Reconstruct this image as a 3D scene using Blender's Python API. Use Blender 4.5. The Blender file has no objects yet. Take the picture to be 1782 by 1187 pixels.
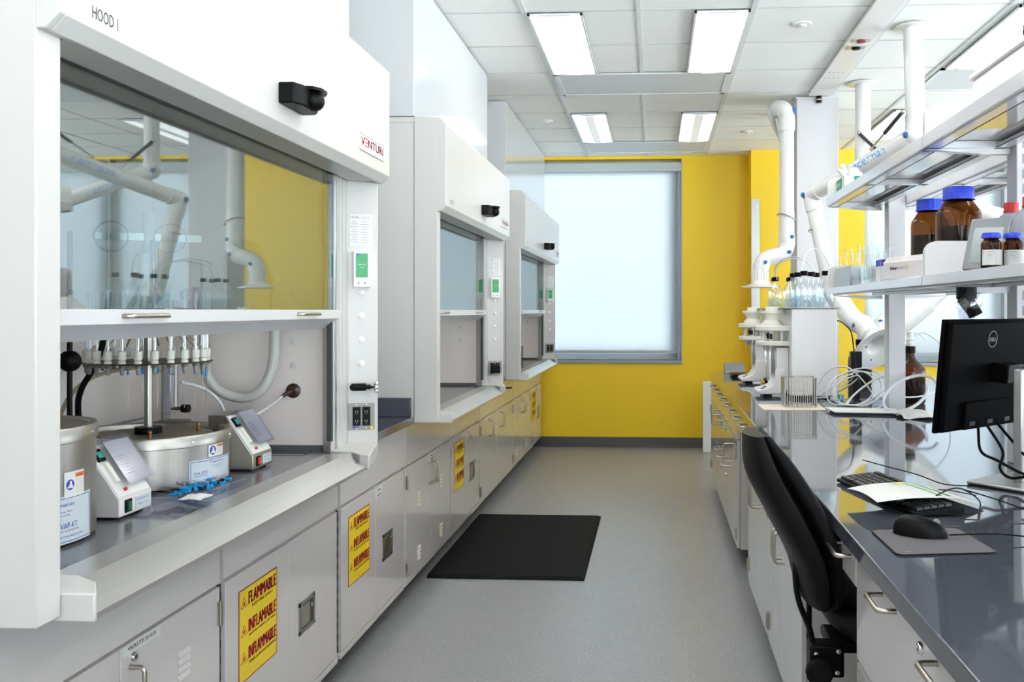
import bpy, math, random
from mathutils import Vector, Matrix
R = math.radians
PI = math.pi
rnd = random.Random(7)
scn = bpy.context.scene
COL = scn.collection

# ------------------------------------------------------------------ camera, sky, exposure
cam_d = bpy.data.cameras.new('camera')
cam = bpy.data.objects.new('camera', cam_d)
COL.objects.link(cam)
cam.location = (0, 0, 1.40)
cam.rotation_euler = (R(90), 0, math.atan(88 / 1570))
cam_d.sensor_width = 36.0
cam_d.lens = 1570 / 1782 * 36.0
cam_d.shift_x = -161 / 1782
cam_d.shift_y = -53.5 / 1782
cam_d.clip_start = 0.05
scn.camera = cam
scn.view_settings.view_transform = 'Standard'
scn.view_settings.look = 'None'
scn.view_settings.gamma = 1.0
scn.view_settings.use_curve_mapping = False
scn.view_settings.exposure = 0.03
scn.cycles.use_denoising = True
scn.cycles.max_bounces = 10
scn.cycles.diffuse_bounces = 6
scn.cycles.glossy_bounces = 5
scn.cycles.transparent_max_bounces = 64
scn.cycles.caustics_reflective = False
scn.cycles.caustics_refractive = False
scn.cycles.sample_clamp_indirect = 6.0
SKY = 13.0
LAMP = 14
LAMP_DIM = 1.6
w = bpy.data.worlds.new('sky'); scn.world = w
w.use_nodes = True
bgn = w.node_tree.nodes['Background']
# dim sky; lower half brightened to throw light up at the ceiling
_nt = w.node_tree
_tc = _nt.nodes.new('ShaderNodeTexCoord'); _sp = _nt.nodes.new('ShaderNodeSeparateXYZ'); _rp = _nt.nodes.new('ShaderNodeValToRGB')
_nt.links.new(_tc.outputs['Generated'], _sp.inputs[0])
_mr = _nt.nodes.new('ShaderNodeMapRange'); _mr.inputs[1].default_value = -1; _mr.inputs[2].default_value = 1
_nt.links.new(_sp.outputs[2], _mr.inputs[0]); _nt.links.new(_mr.outputs[0], _rp.inputs[0])
_rp.color_ramp.elements[0].position = 0.38; _rp.color_ramp.elements[0].color = (1.45, 1.43, 1.38, 1)
_rp.color_ramp.elements[1].position = 0.56; _rp.color_ramp.elements[1].color = (0.15, 0.157, 0.165, 1)
_nt.links.new(_rp.outputs[0], bgn.inputs[0])
bgn.inputs[1].default_value = SKY * 1.5

# ------------------------------------------------------------------ materials
def srgb(c):
    return tuple(((v / 255) / 12.92 if v / 255 <= 0.04045 else ((v / 255 + 0.055) / 1.055) ** 2.4) for v in c)
MATS = {}
def mat(name, rgb=(200, 200, 200), rough=0.5, metal=0.0, noise=0.0, nscale=20, bump=0.0, bscale=200, coat=0.0, spec=0.5,
        emit=None, estr=0.0, stretch=None):
    m = bpy.data.materials.new(name); m.use_nodes = True
    nt = m.node_tree; b = nt.nodes['Principled BSDF']
    col = srgb(rgb)
    b.inputs['Base Color'].default_value = (*col, 1)
    b.inputs['Roughness'].default_value = rough
    b.inputs['Metallic'].default_value = metal
    b.inputs['Coat Weight'].default_value = coat
    b.inputs['Coat Roughness'].default_value = 0.04
    b.inputs['Specular IOR Level'].default_value = spec
    if emit:
        b.inputs['Emission Color'].default_value = (*srgb(emit), 1)
        b.inputs['Emission Strength'].default_value = estr
    if noise or bump:
        tc = nt.nodes.new('ShaderNodeTexCoord'); mp = nt.nodes.new('ShaderNodeMapping')
        nt.links.new(tc.outputs['Object'], mp.inputs[0])
        if stretch: mp.inputs['Scale'].default_value = stretch
        n = nt.nodes.new('ShaderNodeTexNoise'); n.inputs['Scale'].default_value = nscale
        n.inputs['Detail'].default_value = 4
        nt.links.new(mp.outputs[0], n.inputs['Vector'])
        if noise:
            mx = nt.nodes.new('ShaderNodeMix'); mx.data_type = 'RGBA'
            mx.inputs[6].default_value = (*[c * (1 - noise) for c in col], 1)
            mx.inputs[7].default_value = (*[min(1, c * (1 + noise)) for c in col], 1)
            nt.links.new(n.outputs[0], mx.inputs[0]); nt.links.new(mx.outputs[2], b.inputs['Base Color'])
        if bump:
            n2 = nt.nodes.new('ShaderNodeTexNoise'); n2.inputs['Scale'].default_value = bscale
            nt.links.new(mp.outputs[0], n2.inputs['Vector'])
            bp = nt.nodes.new('ShaderNodeBump'); bp.inputs['Strength'].default_value = bump
            bp.inputs['Distance'].default_value = 0.002
            nt.links.new(n2.outputs[0], bp.inputs['Height']); nt.links.new(bp.outputs[0], b.inputs['Normal'])
    MATS[name] = m
    return m

def glassy(name, tint=(235, 245, 240), refl=1.6, rough=0.0, fac=None):
    """thin clear glass: lets light through along straight lines and mirrors by Fresnel"""
    m = bpy.data.materials.new(name); m.use_nodes = True
    nt = m.node_tree; nt.nodes.clear()
    out = nt.nodes.new('ShaderNodeOutputMaterial'); mx = nt.nodes.new('ShaderNodeMixShader')
    tr = nt.nodes.new('ShaderNodeBsdfTransparent'); tr.inputs[0].default_value = (*srgb(tint), 1)
    gl = nt.nodes.new('ShaderNodeBsdfGlossy'); gl.inputs[1].default_value = rough
    gl.inputs[0].default_value = (0.95, 0.97, 1, 1)
    fr = nt.nodes.new('ShaderNodeFresnel'); fr.inputs[0].default_value = refl
    if fac is None: nt.links.new(fr.outputs[0], mx.inputs[0])
    else: mx.inputs[0].default_value = fac
    nt.links.new(tr.outputs[0], mx.inputs[1]); nt.links.new(gl.outputs[0], mx.inputs[2])
    nt.links.new(mx.outputs[0], out.inputs[0])
    MATS[name] = m
    return m

W_HOOD = mat('hood_white_enamel', (198, 196, 193), 0.28, bump=0.03, bscale=400)
W_GLOSS = mat('white_gloss_panel', (196, 198, 200), 0.12, coat=0.3)
W_SASH = mat('sash_rail_white', (205, 205, 207), 0.3)
LINER = mat('hood_liner', (252, 241, 236), 0.45)
ALU = mat('brushed_aluminium', (190, 192, 194), 0.32, 1.0, noise=0.08, nscale=6, stretch=(1, 60, 60))
STEEL = mat('stainless_steel', (170, 167, 161), 0.34, 1.0, noise=0.12, nscale=10, stretch=(20, 20, 1.0))
STEEL_SILL = mat('stainless_sill', (232, 231, 228), 0.36, 1.0, noise=0.10, nscale=5, stretch=(40, 1.5, 40))
STEEL_WEB = mat('worn_steel_lid', (122, 112, 100), 0.55, 0.3, noise=0.25, nscale=9)
NICKEL = mat('satin_nickel', (188, 180, 168), 0.3, 1.0)
CHROME = mat('chrome', (225, 225, 228), 0.08, 1.0)
BRASS = mat('aged_brass', (150, 110, 70), 0.4, 0.9)
CAB = mat('cabinet_grey_enamel', (212, 207, 205), 0.25, coat=0.9, bump=0.02, bscale=500)
CAB_R = CAB
DARK = mat('gap_black', (30, 30, 32), 0.8)  # near-black of toe kicks, cabinet seams and louvre slots
EPOXY = mat('grey_epoxy_resin', (72, 75, 84), 0.05, noise=0.06, nscale=120, coat=0.35)
EPOXY_L = mat('grey_epoxy_hood_top', (96, 97, 102), 0.18, noise=0.08, nscale=120)
BLACK = mat('black_plastic', (13, 13, 14), 0.40, spec=0.12)
PLATE = mat('outlet_plate_grey', (138, 135, 130), 0.35, 0.2)
BLACK_M = mat('black_matte_rubber', (20, 21, 22), 0.75, spec=0.12, bump=0.2, bscale=600)
CHAIR_B = mat('chair_black_vinyl', (13, 13, 14), 0.45, spec=0.16, bump=0.25, bscale=700)
MON = mat('monitor_black', (9, 9, 10), 0.55, spec=0.015, bump=0.05, bscale=900)
SILVER = mat('silver_stand', (186, 184, 182), 0.32, 0.7)
W_PL = mat('white_plastic', (234, 232, 230), 0.35)
W_TUBE = mat('white_arm_tube', (226, 225, 222), 0.22, coat=0.3)
CREAM = mat('cream_plastic', (240, 237, 226), 0.45)
BLUE_K = mat('blue_knob', (40, 92, 150), 0.35)
BLUE_C = mat('blue_screw_cap', (45, 72, 215), 0.38)
RED_C = mat('red_screw_cap', (200, 40, 44), 0.38)
CYAN = mat('blue_needle_hub', (0, 150, 220), 0.35)
YEL = mat('wall_paint_yellow', (246, 206, 30), 0.5, bump=0.05, bscale=300)
WALLW = mat('wall_paint_white', (225, 225, 224), 0.55)
STK_Y = mat('sticker_yellow', (240, 210, 30), 0.35)
STK_R = mat('sticker_red', (178, 34, 40), 0.4)
STK_W = mat('label_white', (222, 222, 220), 0.4)
INK = mat('ink_black', (35, 35, 40), 0.5)
INK_B = mat('ink_blue', (45, 60, 160), 0.5)
INK_G = mat('ink_grey', (150, 150, 152), 0.5)
RED_L = mat('logo_red', (205, 40, 60), 0.4)
ORANGE = mat('label_orange', (225, 110, 40), 0.4)
LBL_G = mat('nameplate_grey', (196, 206, 212), 0.35)
GREEN = mat('screen_green', (15, 130, 70), 0.3, emit=(20, 170, 90), estr=0.25)
GREEN_D = mat('box_green', (0, 135, 95), 0.45)
BROWN = mat('brown_plastic', (60, 32, 26), 0.35)
BLUE_BX = mat('carton_blue', (55, 140, 220), 0.5)
CARTON = mat('carton_white', (212, 206, 205), 0.55)
PAPER = mat('paper_white', (222, 222, 218), 0.6)
PAD = mat('mouse_pad_grey', (92, 88, 90), 0.75, noise=0.1, nscale=400)
KRAFT = mat('beige_towel', (232, 218, 200), 0.8)
STRUT = mat('gas_strut_black', (35, 35, 37), 0.35)
NED = mat('arm_lettering_blue', (40, 150, 225), 0.4)
SHELF = mat('shelf_white_enamel', (216, 216, 220), 0.14, coat=0.5)
POSTW = mat('post_white_enamel', (205, 203, 205), 0.35)
GREYP = mat('grey_plastic', (140, 142, 144), 0.4)
LCD = mat('lcd_grey_green', (150, 162, 158), 0.15)
BASEB = mat('cove_base_charcoal', (78, 80, 82), 0.45, noise=0.15, nscale=300)
GASKET = mat('dark_grey_gasket', (60, 66, 66), 0.5)
GLASS = glassy('sash_glass', (228, 236, 233), fac=0.26)
GLASS_C = glassy('clear_labware_glass', (250, 252, 252), fac=0.09, rough=0.02)
GLASS_W = glassy('window_glass', (240, 246, 250), 1.4)
PLAST_C = glassy('clear_plastic', (240, 240, 246), fac=0.14, rough=0.12)
HOSE = mat('hose_translucent', (222, 220, 215), 0.35)
HOSE.node_tree.nodes['Principled BSDF'].inputs['Transmission Weight'].default_value = 0.25
TUBE_W = mat('tubing_white', (215, 217, 220), 0.3)
TUBE_B = mat('tubing_tan', (170, 155, 130), 0.3)

def amber():
    m = bpy.data.materials.new('amber_glass'); m.use_nodes = True
    nt = m.node_tree; nt.nodes.clear()
    out = nt.nodes.new('ShaderNodeOutputMaterial'); mx = nt.nodes.new('ShaderNodeMixShader')
    tr = nt.nodes.new('ShaderNodeBsdfTransparent'); tr.inputs[0].default_value = (0.50, 0.24, 0.03, 1)
    pb = nt.nodes.new('ShaderNodeBsdfPrincipled'); pb.inputs['Base Color'].default_value = (0.012, 0.005, 0.002, 1)
    pb.inputs['Roughness'].default_value = 0.05; pb.inputs['Coat Weight'].default_value = 0.6
    mx.inputs[0].default_value = 0.36
    nt.links.new(tr.outputs[0], mx.inputs[1]); nt.links.new(pb.outputs[0], mx.inputs[2]); nt.links.new(mx.outputs[0], out.inputs[0])
    return m
AMBER = amber()
AMBER_LIQ = mat('amber_liquid', (14, 7, 3), 0.1)
LIQ = glassy('clear_liquid', (240, 245, 247), fac=0.05)

def lamp_mat(name, s, tint=(1, 0.985, 0.96)):
    m = bpy.data.materials.new(name); m.use_nodes = True
    b = m.node_tree.nodes['Principled BSDF']
    b.inputs['Base Color'].default_value = (0.8, 0.8, 0.8, 1)
    b.inputs['Emission Color'].default_value = (*tint, 1); b.inputs['Emission Strength'].default_value = s
    return m
LENS = lamp_mat('lit_lamp_lens', LAMP)
LENS_MID = lamp_mat('lamp_centre_lens', 0.85)
LENS_DIM = lamp_mat('dimmed_lamp_lens', LAMP_DIM, (0.93, 0.97, 1))
LENS_MID_D = lamp_mat('dimmed_centre_lens', 0.35, (0.93, 0.97, 1))

def shade_mat():
    m = bpy.data.materials.new('roller_shade_cloth'); m.use_nodes = True
    nt = m.node_tree; nt.nodes.clear()
    out = nt.nodes.new('ShaderNodeOutputMaterial')
    tl = nt.nodes.new('ShaderNodeBsdfTranslucent'); tl.inputs[0].default_value = (0.72, 0.77, 0.80, 1)
    df = nt.nodes.new('ShaderNodeBsdfDiffuse'); df.inputs[0].default_value = (0.62, 0.66, 0.70, 1)
    tr = nt.nodes.new('ShaderNodeBsdfTransparent')
    m1 = nt.nodes.new('ShaderNodeMixShader'); m1.inputs[0].default_value = 0.42
    m2 = nt.nodes.new('ShaderNodeMixShader'); m2.inputs[0].default_value = 0.045
    nt.links.new(df.outputs[0], m1.inputs[1]); nt.links.new(tl.outputs[0], m1.inputs[2])
    nt.links.new(m1.outputs[0], m2.inputs[1]); nt.links.new(tr.outputs[0], m2.inputs[2])
    nt.links.new(m2.outputs[0], out.inputs[0])
    return m
SHADE = shade_mat()

def floor_mat():
    m = mat('speckled_vinyl_floor', (150, 151, 152), 0.34)
    nt = m.node_tree; b = nt.nodes['Principled BSDF']
    tc = nt.nodes.new('ShaderNodeTexCoord')
    v = nt.nodes.new('ShaderNodeTexVoronoi'); v.inputs['Scale'].default_value = 95
    nt.links.new(tc.outputs['Object'], v.inputs['Vector'])
    n0 = nt.nodes.new('ShaderNodeTexNoise'); n0.inputs['Scale'].default_value = 14
    nt.links.new(tc.outputs['Object'], n0.inputs['Vector'])
    lt = nt.nodes.new('ShaderNodeMath'); lt.operation = 'LESS_THAN'; lt.inputs[1].default_value = 0.20
    nt.links.new(v.outputs['Distance'], lt.inputs[0])
    sep = nt.nodes.new('ShaderNodeSeparateColor'); nt.links.new(v.outputs['Color'], sep.inputs[0])
    g1 = nt.nodes.new('ShaderNodeMath'); g1.operation = 'GREATER_THAN'; g1.inputs[1].default_value = 0.45
    nt.links.new(sep.outputs[0], g1.inputs[0])
    an = nt.nodes.new('ShaderNodeMath'); an.operation = 'MULTIPLY'
    nt.links.new(lt.outputs[0], an.inputs[0]); nt.links.new(g1.outputs[0], an.inputs[1])
    base = srgb((146, 147, 148))
    mx0 = nt.nodes.new('ShaderNodeMix'); mx0.data_type = 'RGBA'
    mx0.inputs[6].default_value = (*[c * 0.93 for c in base], 1); mx0.inputs[7].default_value = (*[c * 1.07 for c in base], 1)
    nt.links.new(n0.outputs[0], mx0.inputs[0])
    mx = nt.nodes.new('ShaderNodeMix'); mx.data_type = 'RGBA'
    mx.inputs[7].default_value = (*srgb((205, 205, 204)), 1)
    nt.links.new(mx0.outputs[2], mx.inputs[6]); nt.links.new(an.outputs[0], mx.inputs[0])
    # one welded seam along the aisle
    sx = nt.nodes.new('ShaderNodeSeparateXYZ'); nt.links.new(tc.outputs['Object'], sx.inputs[0])
    d = nt.nodes.new('ShaderNodeMath'); d.operation = 'SUBTRACT'; d.inputs[1].default_value = -0.345
    nt.links.new(sx.outputs[0], d.inputs[0])
    ab = nt.nodes.new('ShaderNodeMath'); ab.operation = 'ABSOLUTE'; nt.links.new(d.outputs[0], ab.inputs[0])
    l2 = nt.nodes.new('ShaderNodeMath'); l2.operation = 'LESS_THAN'; l2.inputs[1].default_value = 0.0022
    nt.links.new(ab.outputs[0], l2.inputs[0])
    mx2 = nt.nodes.new('ShaderNodeMix'); mx2.data_type = 'RGBA'; mx2.inputs[7].default_value = (*srgb((122, 123, 125)), 1)
    nt.links.new(mx.outputs[2], mx2.inputs[6]); nt.links.new(l2.outputs[0], mx2.inputs[0])
    nt.links.new(mx2.outputs[2], b.inputs['Base Color'])
    return m
FLOORM = floor_mat()

def ceil_mat():
    m = mat('ceiling_tile', (246, 246, 244), 0.8, bump=0.3, bscale=260)
    return m
CEILM = ceil_mat()
GRIDM = mat('ceiling_grid_white', (222, 226, 228), 0.45)
GAPM = mat('tile_edge_grey', (176, 178, 176), 0.8)
def perf_mat():
    m = mat('perforated_vent', (205, 207, 209), 0.5)
    nt = m.node_tree; b = nt.nodes['Principled BSDF']
    tc = nt.nodes.new('ShaderNodeTexCoord'); v = nt.nodes.new('ShaderNodeTexVoronoi'); v.inputs['Scale'].default_value = 160
    v.inputs['Randomness'].default_value = 0.0
    nt.links.new(tc.outputs['Object'], v.inputs['Vector'])
    lt = nt.nodes.new('ShaderNodeMath'); lt.operation = 'LESS_THAN'; lt.inputs[1].default_value = 0.26
    nt.links.new(v.outputs['Distance'], lt.inputs[0])
    mx = nt.nodes.new('ShaderNodeMix'); mx.data_type = 'RGBA'
    mx.inputs[6].default_value = (*srgb((214, 216, 218)), 1); mx.inputs[7].default_value = (*srgb((120, 122, 125)), 1)
    nt.links.new(lt.outputs[0], mx.inputs[0]); nt.links.new(mx.outputs[2], b.inputs['Base Color'])
    return m
PERF = perf_mat()

# ------------------------------------------------------------------ mesh builder
_txt = {}
def text_geo(s):
    if s in _txt: return _txt[s]
    c = bpy.data.curves.new('t', 'FONT'); c.body = s; c.resolution_u = 2; c.space_line = 0.9
    o = bpy.data.objects.new('t', c); COL.objects.link(o)
    dg = bpy.context.evaluated_depsgraph_get(); dg.update()
    me = bpy.data.meshes.new_from_object(o.evaluated_get(dg))
    vs = [v.co.copy() for v in me.vertices]; fs = [tuple(p.vertices) for p in me.polygons]
    bpy.data.objects.remove(o); bpy.data.curves.remove(c); bpy.data.meshes.remove(me)
    x0 = min(v.x for v in vs); x1 = max(v.x for v in vs); y0 = min(v.y for v in vs); y1 = max(v.y for v in vs)
    vs = [((v.x - x0) / (x1 - x0), (v.y - y0) / (y1 - y0)) for v in vs]
    _txt[s] = (vs, fs)
    return _txt[s]

def smoothpath(pts, n=6, closed=False):
    P = [Vector(p) for p in pts]
    if len(P) < 3: return P
    out = []
    L = len(P)
    rng = range(L if closed else L - 1)
    for i in rng:
        p0 = P[(i - 1) % L] if (closed or i > 0) else P[0] * 2 - P[1]
        p1 = P[i]; p2 = P[(i + 1) % L]
        p3 = P[(i + 2) % L] if (closed or i + 2 < L) else P[-1] * 2 - P[-2]
        for k in range(n):
            t = k / n
            out.append(0.5 * ((2 * p1) + (p2 - p0) * t + (2 * p0 - 5 * p1 + 4 * p2 - p3) * t * t + (3 * p1 - p0 - 3 * p2 + p3) * t ** 3))
    if not closed: out.append(P[-1])
    return out

class MB:
    def __init__(s): s.v = []; s.f = []; s.m = []; s.mats = []
    def mi(s, m):
        if m not in s.mats: s.mats.append(m)
        return s.mats.index(m)
    def add(s, vs, fs, m):
        k = len(s.v); i = s.mi(m)
        s.v += [Vector(v) for v in vs]
        for f in fs: s.f.append(tuple(k + a for a in f)); s.m.append(i)
        return s
    def box(s, x0, x1, y0, y1, z0, z1, m):
        if x0 > x1: x0, x1 = x1, x0
        if y0 > y1: y0, y1 = y1, y0
        if z0 > z1: z0, z1 = z1, z0
        vs = [(x0, y0, z0), (x1, y0, z0), (x1, y1, z0), (x0, y1, z0), (x0, y0, z1), (x1, y0, z1), (x1, y1, z1), (x0, y1, z1)]
        return s.add(vs, [(0, 3, 2, 1), (4, 5, 6, 7), (0, 1, 5, 4), (1, 2, 6, 5), (2, 3, 7, 6), (3, 0, 4, 7)], m)
    def obox(s, c, ax, ay, az, m):
        """box from centre and three half-axis vectors"""
        c, ax, ay, az = map(Vector, (c, ax, ay, az))
        if ax.cross(ay).dot(az) < 0: ax = -ax
        vs = [c + ax * i + ay * j + az * k for k in (-1, 1) for i, j in ((-1, -1), (1, -1), (1, 1), (-1, 1))]
        return s.add(vs, [(0, 3, 2, 1), (4, 5, 6, 7), (0, 1, 5, 4), (1, 2, 6, 5), (2, 3, 7, 6), (3, 0, 4, 7)], m)
    def prism(s, poly, axis, a0, a1, m):
        """poly: 2D outline; axis 'x' -> (y,z), 'y' -> (x,z), 'z' -> (x,y)"""
        def P(p, a):
            return {'x': (a, p[0], p[1]), 'y': (p[0], a, p[1]), 'z': (p[0], p[1], a)}[axis]
        n = len(poly)
        vs = [P(p, a0) for p in poly] + [P(p, a1) for p in poly]
        ar = sum(poly[i][0] * poly[(i + 1) % n][1] - poly[(i + 1) % n][0] * poly[i][1] for i in range(n))
        flip = (ar > 0) != (axis == 'y')
        if a1 < a0: flip = not flip
        fs = [tuple(range(n)), tuple(range(2 * n - 1, n - 1, -1))] + [(i, i + n, (i + 1) % n + n, (i + 1) % n) for i in range(n)]
        if flip: fs = [tuple(reversed(f)) for f in fs]
        return s.add(vs, fs, m)
    def tube(s, pts, r, m, seg=12, cap=True, closed=False):
        P = [Vector(p) for p in pts]; n = len(P)
        rs = r if isinstance(r, (list, tuple)) else [r] * n
        T = []
        for i in range(n):
            a = P[i - 1] if (i > 0 or closed) else P[i]; b = P[(i + 1) % n] if (i < n - 1 or closed) else P[i]
            d = (b - a); T.append(d.normalized() if d.length > 1e-9 else Vector((0, 0, 1)))
        up = Vector((0, 0, 1)) if abs(T[0].z) < 0.9 else Vector((1, 0, 0))
        N = (up - T[0] * up.dot(T[0])).normalized()
        vs = []
        for i in range(n):
            N = (N - T[i] * N.dot(T[i]))
            N = N.normalized() if N.length > 1e-6 else T[i].orthogonal().normalized()
            B = T[i].cross(N)
            for k in range(seg):
                a = 2 * PI * k / seg
                vs.append(P[i] + (N * math.cos(a) + B * math.sin(a)) * rs[i])
        fs = []
        for i in range(n if closed else n - 1):
            j = (i + 1) % n
            for k in range(seg):
                fs.append((i * seg + k, i * seg + (k + 1) % seg, j * seg + (k + 1) % seg, j * seg + k))
        if cap and not closed:
            fs.append(tuple(reversed(range(seg)))); fs.append(tuple(range((n - 1) * seg, n * seg)))
        return s.add(vs, fs, m)
    def cyl(s, a, b, r, m, seg=20, r2=None):
        return s.tube([a, b], [r, r if r2 is None else r2], m, seg)
    def lathe(s, prof, c, m, seg=28, axis=(0, 0, 1), squash=(1, 1)):
        ax = Vector(axis).normalized(); c = Vector(c)
        u = ax.orthogonal().normalized() if abs(ax.z) < 0.99 else Vector((1, 0, 0)); vv = ax.cross(u)
        vs = []; fs = []; n = len(prof)
        for (r, z) in prof:
            for k in range(seg):
                a = 2 * PI * k / seg
                vs.append(c + ax * z + (u * math.cos(a) * squash[0] + vv * math.sin(a) * squash[1]) * max(r, 1e-5))
        for i in range(n - 1):
            for k in range(seg):
                fs.append((i * seg + k, i * seg + (k + 1) % seg, (i + 1) * seg + (k + 1) % seg, (i + 1) * seg + k))
        if prof[0][0] > 1e-4: fs.append(tuple(reversed(range(seg))))
        if prof[-1][0] > 1e-4: fs.append(tuple(range((n - 1) * seg, n * seg)))
        return s.add(vs, fs, m)
    def sphere(s, c, r, m, seg=18, rings=10, sq=1.0):
        return s.lathe([(r * math.sin(PI * i / rings), -r * math.cos(PI * i / rings) * sq) for i in range(rings + 1)], c, m, seg)
    def text(s, t, o, right, up, w_, h_, m, bold=0.0):
        vs, fs = text_geo(t); o, right, up = Vector(o), Vector(right), Vector(up)
        for k in ([0] if not bold else [-bold, 0, bold]):
            s.add([o + right * (x * w_ + k) + up * (y * h_) for x, y in vs], fs, m)
        return s
    def arctext(s, t, c, r, a0, wid, z0, h_, m):
        """lettering wrapped on an upright cylinder, running counter-clockwise from angle a0"""
        vs, fs = text_geo(t); c = Vector(c)
        return s.add([c + Vector((r * math.cos(a0 + x * wid / r), r * math.sin(a0 + x * wid / r), z0 + y * h_)) for x, y in vs], fs, m)
    def arcpatch(s, c, r, a0, a1, z0, z1, m, n=16):
        c = Vector(c); vs = []
        for i in range(n + 1):
            a = a0 + (a1 - a0) * i / n
            for z in (z0, z1): vs.append(c + Vector((r * math.cos(a), r * math.sin(a), z)))
        return s.add(vs, [(2 * i, 2 * i + 2, 2 * i + 3, 2 * i + 1) for i in range(n)], m)
    def build(s, name, parent=None, bev=0.0, loc=None, sharp=38, bseg=2):
        me = bpy.data.meshes.new(name)
        if parent is not None:
            org = root_of(parent).location.copy()
        elif loc is not None: org = Vector(loc)
        else:
            xs = [v.x for v in s.v]; ys = [v.y for v in s.v]; zs = [v.z for v in s.v]
            org = Vector(((min(xs) + max(xs)) / 2, (min(ys) + max(ys)) / 2, min(zs)))
        me.from_pydata([v - org for v in s.v], [], s.f)
        for m in s.mats: me.materials.append(m)
        me.polygons.foreach_set('material_index', s.m)
        me.polygons.foreach_set('use_smooth', [True] * len(s.f))
        me.update()
        me.set_sharp_from_angle(angle=R(sharp))
        o = bpy.data.objects.new(name, me); COL.objects.link(o)
        if parent is not None: o.parent = parent
        else: o.location = org
        if bev:
            b = o.modifiers.new('edge', 'BEVEL'); b.width = bev; b.segments = bseg; b.limit_method = 'ANGLE'; b.angle_limit = R(40)
        return o

def root_of(o):
    while o.parent is not None: o = o.parent
    return o
def tag(o, label=None, cat=None, group=None, kind=None):
    if label: o['label'] = label
    if cat: o['category'] = cat
    if group: o['group'] = group
    if kind: o['kind'] = kind
    return o
def thing(name, label, cat, loc, group=None):
    o = bpy.data.objects.new(name, None); COL.objects.link(o); o.location = loc; o.empty_display_size = 0.1
    return tag(o, label, cat, group)
def dup(o, loc=None, rotz=None, label=None, parent=None, kids=None):
    if kids is None:
        kids = {}
        for x in bpy.data.objects:
            if x.parent is not None: kids.setdefault(x.parent.name, []).append(x)
    c = o.copy(); COL.objects.link(c)
    if parent is not None: c.parent = parent
    if loc is not None: c.location = loc
    if rotz is not None: c.rotation_euler = (0, 0, rotz)
    if label: c['label'] = label
    for ch in kids.get(o.name, []): dup(ch, parent=c, kids=kids)
    return c
def struct(name, mb, bev=0.0, label=None):
    o = mb.build(name, bev=bev); o['kind'] = 'structure'
    if label: o['label'] = label
    return o
# ------------------------------------------------------------------ the room
CZ = 2.98
XL, XR, YF, YB = -2.0, 6.2, -3.2, 9.25
struct('floor', MB().box(XL - .1, XR + .1, YF - .1, YB + .5, -0.1, 0, FLOORM), label='grey speckled vinyl floor')
struct('ceiling', MB().box(XL - .1, XR + .1, YF - .1, YB + .5, CZ, CZ + .1, CEILM), label='white ceiling of square tiles')
struct('wall_left', MB().box(XL - .15, XL, YF, YB + .3, 0, CZ, WALLW), label='white wall behind the fume hoods')
SW = [(-2.6, 2.4), (3.2, 8.2)]  # side openings added out of view to brighten ceiling and hoods
wr = MB().box(XR, XR + .15, YF, YB, 0, .85, WALLW).box(XR, XR + .15, YF, YB, 2.93, CZ, WALLW)
for a, b in ((YF, SW[0][0]), (SW[0][1], SW[1][0]), (SW[1][1], YB)): wr.box(XR, XR + .15, a, b, .85, 2.93, WALLW)
struct('wall_right', wr, label='white wall on the far right with added light openings')
for k, (a, b) in enumerate(SW):
    f = MB()
    for q in range(6):
        y = a + (b - a) * q / 5; f.box(XR + .06, XR + .11, max(a, y - .03), min(b, y + .03), .85, 2.93, GRIDM)
    f.box(XR + .06, XR + .11, a, b, .85, .91, GRIDM).box(XR + .06, XR + .11, a, b, 2.87, 2.93, GRIDM)
    o = struct('window_%d' % (4 + k), f, label='added unseen side window that lets fill light in')
    MB().box(XR + .08, XR + .085, a, b, .88, 2.9, GLASS_W).build('window_pane', o)['kind'] = 'structure'
wf = MB(); FW = (0.4, 6.1, 0.45, 2.93)  # unseen opening added behind the camera, placed to send fill light forward
wf.box(XL, FW[0], YF - .15, YF, 0, CZ, WALLW).box(FW[1], XR, YF - .15, YF, 0, CZ, WALLW).box(FW[0], FW[1], YF - .15, YF, 0, FW[2], WALLW).box(FW[0], FW[1], YF - .15, YF, FW[3], CZ, WALLW)
struct('wall_front', wf, label='white wall behind the viewpoint with an added light opening')
f = MB()
for q in range(7):
    x = FW[0] + (FW[1] - FW[0]) * q / 6; f.box(max(FW[0], x - .03), min(FW[1], x + .03), YF - .10, YF - .05, FW[2], FW[3], GRIDM)
f.box(FW[0], FW[1], YF - .10, YF - .05, FW[2], FW[2] + .06, GRIDM).box(FW[0], FW[1], YF - .10, YF - .05, FW[3] - .06, FW[3], GRIDM)
o = struct('window_6', f, label='added unseen window behind the viewpoint that lets fill light in')
MB().box(FW[0], FW[1], YF - .08, YF - .075, FW[2], FW[3], GLASS_W).build('window_pane', o)['kind'] = 'structure'

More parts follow.
